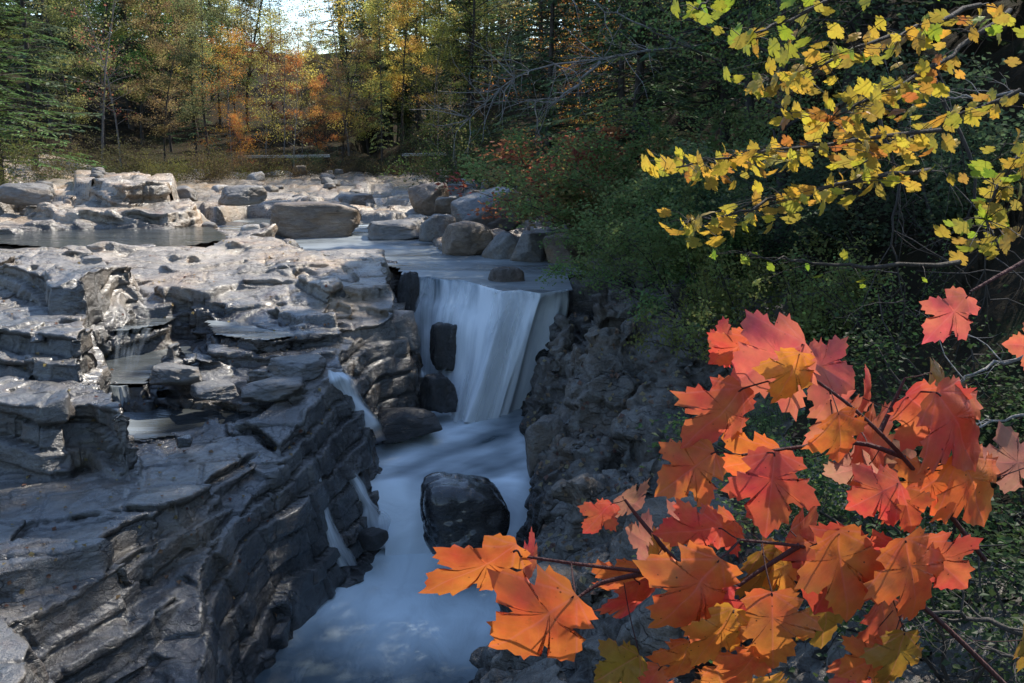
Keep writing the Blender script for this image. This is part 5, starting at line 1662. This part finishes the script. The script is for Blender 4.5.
rshrub(NEARSHRUB[0], 815, 320, None, 1.0, C_OLV, 'loose lime shrub left of the small leaved ones')
rshrub(SHRUB[1], 880, 250, None, 1.0, C_HEM, 'dark shrub behind the right yellow boughs', 1.3)
rshrub(SHRUB[1], 960, 230, None, 1.0, C_HEM, 'dark shrub at the right edge under the yellow boughs', 1.3)
rshrub(NEARSHRUB[1], 1000, 420, None, 1.2, C_SHADED, 'low dark green shrub at the right edge behind the pale dead twigs', 1.3)
rshrub(NEARSHRUB[1], 985, 540, None, 1.2, C_SHADED, 'fine leaved green shrub right of the red leaves', 1.2)
rshrub(NEARSHRUB[1], 945, 600, None, 1.0, C_SHADED, 'dark low plant behind the lower right red leaves', 1.2)
rshrub(NEARSHRUB[1], 860, 520, None, 1.0, C_GRN, 'green plant glimpsed between the red leaves', 1.1)
rshrub(NEARSHRUB[1], 1010, 650, None, 1.0, C_SHADED, 'dark plant in the lower right corner', 1.3)
rshrub(NEARSHRUB[1], 770, 430, None, 0.5, C_GRN, 'tuft of green moss like leaves between the red leaves')

# dead boughs and vines
GD = 'dead boughs on the right bank'
def dead_bough(path, y, r0, label, seed, twigs=14, tl=0.5, wood='dead_wood'):
    rg = np.random.default_rng(seed)
    P = np.array([at_y(a, b, y + (c if len(q) > 2 else 0)) for q in path for a, b, c in [q if len(q) > 2 else (q[0], q[1], 0)]])
    u = np.linspace(0, 1, len(P)); uu = np.linspace(0, 1, 14)
    Q = np.stack([np.interp(uu, u, P[:, i]) for i in range(3)], -1)
    Q[1:-1] += rg.normal(size=(12, 3)) * r0 * 0.8
    e = empty('dead_bough', tuple(Q[0])); tag(e, label, 'dead bough', GD)
    t = Tube(); t.add(Q - Q[0], np.linspace(r0, r0 * 0.2, 14), 6); link('limb', t.mesh('limb', M[wood]), e)
    t = Tube()
    for i in range(twigs):
        k = rg.integers(2, 14)
        main = (Q[-1] - Q[0]) / np.linalg.norm(Q[-1] - Q[0])
        d = main * rg.uniform(0.2, 1.0) + rg.normal(size=3) * 0.55; d /= np.linalg.norm(d)
        tw = bent(rg, Q[k] - Q[0], d, tl * rg.uniform(0.4, 1.3), 5, 0.2, 0.03)
        t.add(tw, np.linspace(r0 * 0.35, r0 * 0.08, 6), 4)
        for j in range(2):
            d2 = d + rg.normal(size=3) * 0.6; d2 /= np.linalg.norm(d2)
            t2 = bent(rg, tw[rg.integers(1, 5)], d2, tl * 0.45, 4, 0.25)
            t.add(t2, np.linspace(r0 * 0.15, r0 * 0.05, 5), 3)
    link('twig', t.mesh('twig', M[wood]), e)


dead_bough([(735, 40, 4), (690, 48, 2.5), (640, 52, 0), (590, 60, 0), (540, 68, 0), (500, 85, 0), (470, 118, 0)], 21.0, 0.036, 'bare grey dead bough arching across the hemlocks', 1, 60, 1.2)
dead_bough([(720, 62, 3), (690, 48, 1.5), (650, 30, 0), (610, 12, 0), (570, -8, 0)], 20.0, 0.034, 'stout pale dead bough crossing the top edge above the arching one', 2, 8, 0.8)
dead_bough([(600, 62), (575, 85), (550, 105), (530, 100)], 20.5, 0.03, 'short dead bough hanging below the arching one', 3, 18, 0.9)
dead_bough([(1040, 352), (990, 365), (962, 378), (940, 395)], 2.4, 0.0055, 'thin pale dead twig reaching in from the right edge below the lone pink leaf', 4, 7, 0.16)
dead_bough([(1040, 412), (1000, 420), (960, 432), (930, 440)], 2.3, 0.0045, 'straight pale dead twig at the right edge behind the red leaves', 5, 5, 0.14)
dead_bough([(1040, 90), (980, 98), (940, 97), (900, 92)], 6.0, 0.010, 'bare pale twig in the dark among the right yellow boughs', 6, 10, 0.35)
dead_bough([(930, 70), (965, 140), (985, 230), (990, 300)], 7.0, 0.018, 'dark curving vine hanging at the right of the yellow boughs', 7, 14, 0.7, 'bark')
dead_bough([(880, 120), (900, 180), (890, 240), (905, 300)], 7.5, 0.016, 'tangled bare stem hanging between the yellow boughs', 8, 14, 0.7, 'bark')
dead_bough([(1050, 640), (1000, 628), (950, 615), (905, 600)], 3.2, 0.014, 'dark brown fallen branch in the lower right corner', 9, 6, 0.3, 'bark')
dead_bough([(1050, 668), (1000, 650), (950, 640)], 3.3, 0.010, 'thinner fallen branch below the dark brown one in the corner', 10, 5, 0.3, 'bark')

# ---------------------------------------------------------------- maple boughs
HALF = [(0, 0), (.07, -.02), (.15, -.05), (.23, -.03), (.27, .02), (.35, .02), (.335, .08), (.42, .12), (.35, .17), (.30, .235),
        (.37, .26), (.47, .25), (.485, .31), (.585, .35), (.565, .41), (.67, .50), (.56, .51), (.525, .575), (.44, .545), (.40, .60), (.31, .56), (.235, .53),
        (.265, .62), (.325, .655), (.27, .70), (.285, .77), (.205, .785), (.185, .86), (.115, .865), (.07, .93), (0, 1.0)]


def maple_mesh(name, mat, rings=7, sub=2, fold=0.25, curl=0.2, seed=0, thin=1.0, lobes=1.0):
    """a lobed, toothed leaf in its own plane: base at the origin, tip at y = 1"""
    rg = np.random.default_rng(seed)
    half = np.array(HALF)
    half = half + np.c_[rg.normal(size=len(half)) * 0.012, rg.normal(size=len(half)) * 0.012] * np.r_[0, np.ones(len(half) - 2), 0][:, None]
    half[0, 0] = half[-1, 0] = 0
    other = half[1:-1][::-1] * (-1, 1)
    other = other + rg.normal(size=other.shape) * 0.012
    O = np.vstack([half, other])
    if sub > 1:
        nx = np.roll(O, -1, 0)
        O = np.stack([O + (nx - O) * i / sub for i in range(sub)], 1).reshape(-1, 2)
    O[:, 0] *= thin
    c = np.array((0, 0.30))
    n = len(O)
    fs = np.linspace(1, 0, rings + 1)[:-1]
    P = np.vstack([c + (O - c) * f for f in fs] + [c[None]])
    ax = np.abs(P[:, 0]); y = P[:, 1]
    dv = np.minimum(np.minimum(ax, np.abs(ax * .62 - y * .785)), np.abs(ax * .316 - y * .949))
    z = fold * np.minimum(dv, 0.16) + 0.0
    z = z - curl * (ax ** 2) * 0.9 - curl * np.clip(y - 0.35, 0, 1) ** 2 * 0.9
    o = seed * 5.1
    z = z + 0.10 * fbm2(P[:, 0] * 2.2 + o, P[:, 1] * 2.2 + o, 3, seed) + 0.08 * P[:, 0] * rg.normal()
    V = np.c_[P, z]
    F = []
    for r in range(rings - 1):
        for i in range(n):
            j = (i + 1) % n
            F.append((r * n + i, r * n + j, (r + 1) * n + j, (r + 1) * n + i))
    k = (rings - 1) * n
    for i in range(n):
        F.append((k + i, k + (i + 1) % n, rings * n, rings * n))
    F4 = [f for f in F if f[2] != f[3]]
    # close the centre with a small fan written as quads
    for i in range(0, n - 1, 2):
        F4.append((k + i, k + i + 1, k + (i + 2) % n, rings * n))
    return mesh_np(name, V, F4, mat, True, None, P)


RED_LEAF = [maple_mesh('leaf', M['maple_red'], 7, 2, 0.20, 0.18 + 0.2 * (i % 3), i, (0.82, 1.0, 0.9, 0.76, 0.96, 0.86)[i]) for i in range(6)]
YEL_LEAF = [maple_mesh('leaf', M['maple_yellow'], 2, 1, 0.3, 0.5, 10 + i) for i in range(5)]


def leaf_matrix(px, py, dist, size_px, ang, pitch, roll):
    """base point at a picture position and distance; ang: direction of the tip in the picture (degrees, 0 right, 90 down);
    pitch: tip tilted away (+) or towards (-) the viewer; roll about the midrib"""
    base = at_y(px, py, dist)
    a = math.radians(ang)
    R_ = np.array((1, 0, 0)); U = np.array((0, SP, CP)); Fw = np.array((0, CP, -SP))
    tip = R_ * math.cos(a) - U * math.sin(a)
    p = math.radians(pitch)
    Y = tip * math.cos(p) + Fw * math.sin(p)
    Zn = -(Fw * math.cos(p) - tip * math.sin(p))
    X = np.cross(Y, Zn)
    r = math.radians(roll)
    X2 = X * math.cos(r) + Zn * math.sin(r); Z2 = np.cross(X2, Y)
    s = size_px * np.linalg.norm(base - np.array((0, 0, CAM_Z))) / FPX
    m = Matrix.Identity(4)
    for i in range(3):
        m[i][0], m[i][1], m[i][2], m[i][3] = X2[i] * s, Y[i] * s, Z2[i] * s, base[i]
    return m, base


def curve_tube(pts, radii, k=6, n=12):
    P = np.array(pts, float); u = np.linspace(0, 1, len(P)); uu = np.linspace(0, 1, n)
    Q = np.stack([np.interp(uu, u, P[:, i]) for i in range(3)], -1)
    for _ in range(2): Q[1:-1] = (Q[:-2] + 2 * Q[1:-1] + Q[2:]) / 4
    return Q, np.interp(uu, np.linspace(0, 1, len(radii)), radii), k


RL = random.Random(77)
K_RED = (0.64, 0.125, 0.06); K_ORG = (0.66, 0.17, 0.042); K_PINK = (0.62, 0.16, 0.095); K_OLI = (0.34, 0.19, 0.03); K_PALE = (0.42, 0.19, 0.13); K_YOR = (0.70, 0.27, 0.045); K_DEEP = (0.60, 0.11, 0.045)


def maple_branch(label, twig_paths, leaves, dist, group):
    org = at_y(twig_paths[0][0][0], twig_paths[0][0][1], dist)
    e = empty('maple_branch', tuple(org)); tag(e, label, 'maple branch', group)
    nodes = []
    for tp in twig_paths:
        pts = [at_y(q[0], q[1], dist + (q[2] if len(q) > 2 else 0)) for q in tp]
        t = Tube(); Q, rr, k = curve_tube([p - org for p in pts], (0.0034, 0.0016)); t.add(Q, rr, 7)
        link('twig', t.mesh('twig', M['twig_red']), e)
        nodes += [p for p in Q[2:] + org]
    nodes = np.array(nodes)
    inv = Matrix.Translation(-Vector(tuple(org)))
    for i, (px, py, sz, ang, pitch, roll, dd, colr) in enumerate(leaves):
        m, base = leaf_matrix(px, py, dist + dd, sz * 0.95, ang, pitch, roll)
        o = link('leaf', RED_LEAF[i % 6], e)
        o.matrix_local = inv @ m
        j = 0.08
        o.color = tuple(c * RL.uniform(1 - j, 1 + j) for c in colr) + (1,)
        # petiole from the nearest twig node to the leaf base, in the leaf's own space
        near = nodes[np.argmin(np.linalg.norm(nodes - base, axis=1))]
        mi = m.inverted()
        a = np.array(mi @ Vector(tuple(near))); 
        Lp = np.linalg.norm(a)
        if Lp > 1.1: a = a * 1.1 / Lp
        mid = a * 0.5 + np.array((0.02, 0.0, 0.06))
        t = Tube(); Q, rr, k = curve_tube([a, mid, np.array((0, 0, 0)), np.array((0, 0.05, 0.004))], (0.008, 0.011), n=9); t.add(Q, rr * 1.0, 5)
        link('leaf_stem', t.mesh('leaf_stem', M['twig_red']), o)
    return e


GM = 'red maple branches at the front'
# px, py of the leaf base; size; tip direction; pitch; roll; extra distance; colour
maple_branch('leafy red maple branch rising to the upper group of pink and orange leaves',
    [[(985, 560, .1), (915, 470, .05), (880, 432, .02), (842, 398, 0), (800, 370, 0)], [(905, 458, .05), (860, 440, .06), (790, 448, .03), (742, 455, 0)], [(880, 432, .03), (895, 400, .05), (905, 378, .06)]],
    [(752, 338, 62, 142, 40, 20, .05, K_RED), (806, 343, 96, 150, 30, -25, -.02, K_PINK), (800, 352, 62, 108, 10, 20, -.04, K_YOR), (806, 356, 82, 28, 25, 15, .04, K_PINK),
     (742, 388, 92, 128, 10, 25, 0, K_RED), (738, 345, 50, 190, 50, 10, .08, K_RED),
     (714, 452, 80, 140, 15, -20, 0, K_ORG), (838, 412, 62, 78, 20, 10, -.03, K_ORG), (862, 398, 50, -15, 50, -20, .06, K_RED), (905, 395, 95, 35, 15, -15, .02, K_RED),
     (938, 392, 100, 55, 10, 20, .0, K_DEEP), (930, 372, 68, 42, 30, 30, .07, K_OLI), (775, 452, 92, 95, 5, -15, -.02, K_RED), (780, 448, 76, 150, 30, 20, .03, K_ORG),
     (872, 462, 58, 148, 35, 15, .09, K_PALE), (915, 462, 58, 170, 45, -25, .1, K_PALE), (960, 455, 86, 62, 10, 15, .02, K_ORG), (950, 470, 70, 140, 15, -20, .03, K_ORG),
     (830, 398, 80, 60, 35, 0, .09, K_PINK), (860, 430, 84, 40, 30, 10, .1, K_RED), (1040, 462, 62, 175, 20, 15, .12, K_PALE)],
    1.12, GM)
maple_branch('lone pinkish maple leaf on its thin twig at the right',
    [[(1045, 250, .05), (1000, 275, .02), (970, 292, 0)]], [(968, 296, 62, 128, 15, 12, 0, K_PINK), (1050, 345, 40, 180, 20, 10, .05, K_PINK)], 1.25, GM)
maple_branch('long thin red twig reaching left with orange leaves over the plunge pool',
    [[(760, 585, .08), (700, 578, .04), (650, 572, .02), (590, 566, 0), (522, 556, 0)], [(650, 572, .02), (600, 582, .02), (572, 602, .0)], [(690, 578, .05), (640, 520, .08), (625, 500, .08)]],
    [(518, 549, 122, 152, 12, 46, -.02, K_ORG), (522, 562, 48, 8, 62, -10, .03, K_RED), (576, 594, 118, 140, 8, 12, -.06, K_ORG), (612, 503, 50, 128, 20, 20, .1, K_RED), (622, 496, 46, 40, 40, -15, .12, K_RUST if False else K_PALE),
     (640, 566, 70, 135, 30, 25, .04, K_ORG), (652, 560, 48, -25, 50, -10, .05, K_YOR), (660, 548, 50, 200, 40, 15, .1, K_PALE), (700, 520, 50, 150, 35, 15, .12, K_PALE), (640, 655, 66, 140, 25, -10, -.03, K_OLI),
     (640, 582, 70, 100, 35, 30, .03, K_RED)],
    1.02, GM)
maple_branch('drooping lower maple branch thick with large orange and crimson leaves',
    [[(1010, 690, .1), (940, 620, .06), (870, 560, .04), (800, 545, .02), (740, 540, 0)], [(800, 545, .02), (760, 570, .02), (720, 600, 0)]],
    [(722, 528, 74, 170, 20, 20, .02, K_RED), (735, 520, 50, 140, 30, -20, .06, K_RED), (720, 558, 108, 125, 5, 20, -.04, K_ORG), (710, 570, 100, 92, 10, -20, -.02, K_RED), (762, 552, 70, 70, 25, 15, .03, K_OLI),
     (772, 592, 88, 88, 5, -15, -.05, K_ORG), (735, 610, 78, 122, 12, 25, -.06, K_YOR), (760, 648, 62, 120, 20, 15, -.05, K_ORG), (800, 560, 60, 150, 25, -20, .02, K_YOR),
     (838, 530, 100, 80, 8, 15, -.02, K_ORG), (850, 535, 96, 110, 12, -25, 0, K_DEEP), (905, 538, 96, 75, 8, 12, -.03, K_ORG), (920, 545, 84, 40, 20, -20, 0, K_RED), (896, 545, 72, 150, 25, 20, .02, K_RED),
     (900, 482, 62, 145, 20, -10, .02, K_RED), (905, 488, 60, 70, 25, 15, .03, K_DEEP), (825, 602, 62, 82, 20, 15, .05, K_OLI), (905, 632, 66, 100, 12, 10, -.02, K_OLI), (890, 650, 60, 140, 25, -10, .0, K_ORG),
     (790, 530, 70, 45, 35, 10, .06, K_RED), (690, 640, 60, 100, 20, 20, 0, K_ORG), (715, 665, 70, 70, 20, -15, .01, K_ORG), (660, 668, 66, 120, 22, 20, .03, K_RED), (770, 676, 60, 95, 25, 15, .02, K_YOR), (845, 660, 60, 60, 25, -10, .04, K_RED), (880, 600, 70, 70, 20, 15, .05, K_RED), (1020, 640, 50, 20, 30, 10, .1, K_OLI)],
    1.0, GM)

# --- yellow maple boughs higher up
Y_GOLD = (0.58, 0.40, 0.05); Y_LIME = (0.30, 0.36, 0.04); Y_OLV = (0.38, 0.28, 0.045); Y_ORG = (0.44, 0.18, 0.04)
GY = 'yellow maple boughs overhead'


def yellow_bough(label, path, dist, n, size, cols, seed, spread=26, droop=14, name='maple_bough'):
    rg = np.random.default_rng(seed)
    org = at_y(path[0][0], path[0][1], dist + path[0][2])
    e = empty(name, tuple(org)); tag(e, label, 'maple bough', GY)
    P = np.array([at_y(q[0], q[1], dist + q[2]) for q in path])
    t = Tube(); Q, rr, k = curve_tube(P - org, (0.011, 0.003), n=16); Q[1:-1] += rg.normal(size=(14, 3)) * 0.006; t.add(Q, rr, 6)
    link('twig', t.mesh('twig', M['bark']), e)
    inv = Matrix.Translation(-Vector(tuple(org)))
    t2 = Tube()
    pix = np.array(path, float)
    u = np.linspace(0, 1, len(pix))
    for i in range(n):
        f = rg.random() ** 0.8
        cx = np.interp(f, u, pix[:, 0]); cy = np.interp(f, u, pix[:, 1]); cd = np.interp(f, u, pix[:, 2])
        px = cx + rg.normal() * spread; py = cy + rg.normal() * spread * 0.24 + abs(rg.normal()) * droop * 0.4
        dd = cd + rg.normal() * 0.28
        s = size * 0.66 * rg.uniform(0.55, 1.15)
        m, base = leaf_matrix(px, py, dist + dd, s, rg.normal(125, 55), rg.uniform(38, 74), rg.normal(0, 24))
        o = link('leaf', YEL_LEAF[i % 5], e)
        o.matrix_local = inv @ m
        c = cols[int(rg.integers(len(cols)))]
        o.color = tuple(float(v * rg.uniform(0.8, 1.15)) for v in c) + (1,)
        k2 = int(np.argmin(np.linalg.norm(Q + org - base, axis=1)))
        if np.linalg.norm(Q[k2] + org - base) > 0.02:
            a = Q[k2]; b = base - org
            t2.add(np.array([a, a * .5 + b * .5 + np.array((0, 0, 0.012)), b]), (0.0022, 0.0016, 0.001), 3)
    if t2.n: link('side_twig', t2.mesh('side_twig', M['bark']), e)


yellow_bough('long low yellow bough whose pale leaf tips hang nearest the falls', [(940, 130, .5), (860, 140, .3), (780, 150, .1), (720, 158, 0), (670, 168, 0)], 4.0, 100, 25, [Y_GOLD, Y_GOLD, Y_OLV, Y_GOLD, Y_GOLD, Y_OLV, Y_ORG], 1, 26, 14)
yellow_bough('yellow bough hanging under the long low one', [(930, 170, .4), (860, 180, .2), (790, 195, .1), (735, 215, 0), (690, 222, 0)], 3.8, 80, 24, [Y_GOLD, Y_OLV, Y_GOLD, Y_OLV, Y_GOLD, Y_GOLD], 2, 22, 14)
yellow_bough('golden bough slanting down from the upper right', [(1010, 10, .5), (950, 55, .3), (900, 85, .1), (850, 110, 0), (830, 120, 0)], 3.9, 74, 25, [Y_OLV, Y_GOLD, Y_OLV, Y_GOLD, Y_GOLD, Y_ORG], 3, 26, 12)
yellow_bough('olive and gold bough under the lime twig at the top', [(980, 5, .5), (920, 28, .3), (860, 45, .1), (810, 68, 0), (770, 80, 0)], 3.7, 84, 25, [Y_OLV, Y_GOLD, Y_LIME, Y_OLV, Y_GOLD], 4, 26, 12)
yellow_bough('lime green twig hanging in at the top edge', [(900, -30, .4), (830, 0, .2), (780, 22, .1), (745, 40, 0)], 3.5, 34, 25, [Y_LIME, Y_LIME, Y_OLV], 5, 26, 14)
yellow_bough('small lime sprig at the top edge left of the lime twig', [(760, -30, .2), (720, -10, .1), (698, 10, 0)], 3.6, 12, 26, [Y_LIME], 6, 16, 12)
yellow_bough('yellow green spray of leaves at the right edge', [(1060, 120, .3), (1010, 165, .1), (985, 210, 0), (1000, 250, 0)], 3.6, 56, 24, [Y_OLV, Y_LIME, Y_OLV], 7, 22, 16)
yellow_bough('small lime sprig dangling alone below the yellow boughs', [(960, 262, .3), (860, 268, .1), (800, 262, .1), (752, 254, 0)], 3.8, 14, 15, [Y_LIME], 8, 30, 12)
yellow_bough('dim yellow bough behind the right end of the long low one', [(1020, 90, .6), (950, 120, .5), (890, 150, .4), (840, 175, .4)], 4.4, 60, 24, [Y_OLV, Y_GOLD], 9, 30, 16)

# --- fallen leaves on the rocks
def litter(name, n, region, colors, label, size, seed, grounds):
    rg = np.random.default_rng(seed)
    obs = [o for o in bpy.data.objects if o.type == 'MESH' and o.name.split('.')[0] in grounds]
    org = Vector((0, 0, CAM_Z))
    V = []; v = []
    for t in range(n * 5):
        if len(V) >= n: break
        d = Vector(ray(*region(rg))).normalized()
        best = None
        for o in obs:
            ok, loc, nrm, _ = o.ray_cast(org, d)
            if ok and (best is None or (loc - org).length < best[0]): best = ((loc - org).length, loc, nrm, o.name)
        if best is None or best[2].z < 0.35: continue
        nrm = np.array(best[2]); c = np.array(best[1])
        a = np.cross(nrm, rg.normal(size=3)); a /= np.linalg.norm(a); b = np.cross(nrm, a)
        s = size * rg.uniform(0.55, 1.3)
        c = c + nrm * 0.012
        V.append([c - a * s * .5, c + b * s * .42 + nrm * s * .2, c + a * s * .5, c - b * s * .42 + nrm * s * .2])
        v.append(rg.random())
    V = np.array(V).reshape(-1, 3)
    o = link(name, leafmesh(name, V, np.arange(len(V)).reshape(-1, 4), M['leaves'], v))
    o.color = colors + (1,)
    tag(o, label, 'fallen leaves', None, 'stuff')


bpy.context.view_layer.update()
litter('fallen_leaves', 620, lambda r: (r.uniform(515, 800), 300 + 300 * r.random() ** 0.8), (0.34, 0.235, 0.15), 'tan fallen leaves scattered over the dark right bank rocks', 0.085, 3, ('bank_ground', 'hill'))
litter('fallen_leaves', 170, lambda r: (r.uniform(0, 330), r.uniform(240, 620)), (0.32, 0.2, 0.1), 'fallen leaves dotted over the left ledges', 0.06, 4, ('bedrock_ground',))
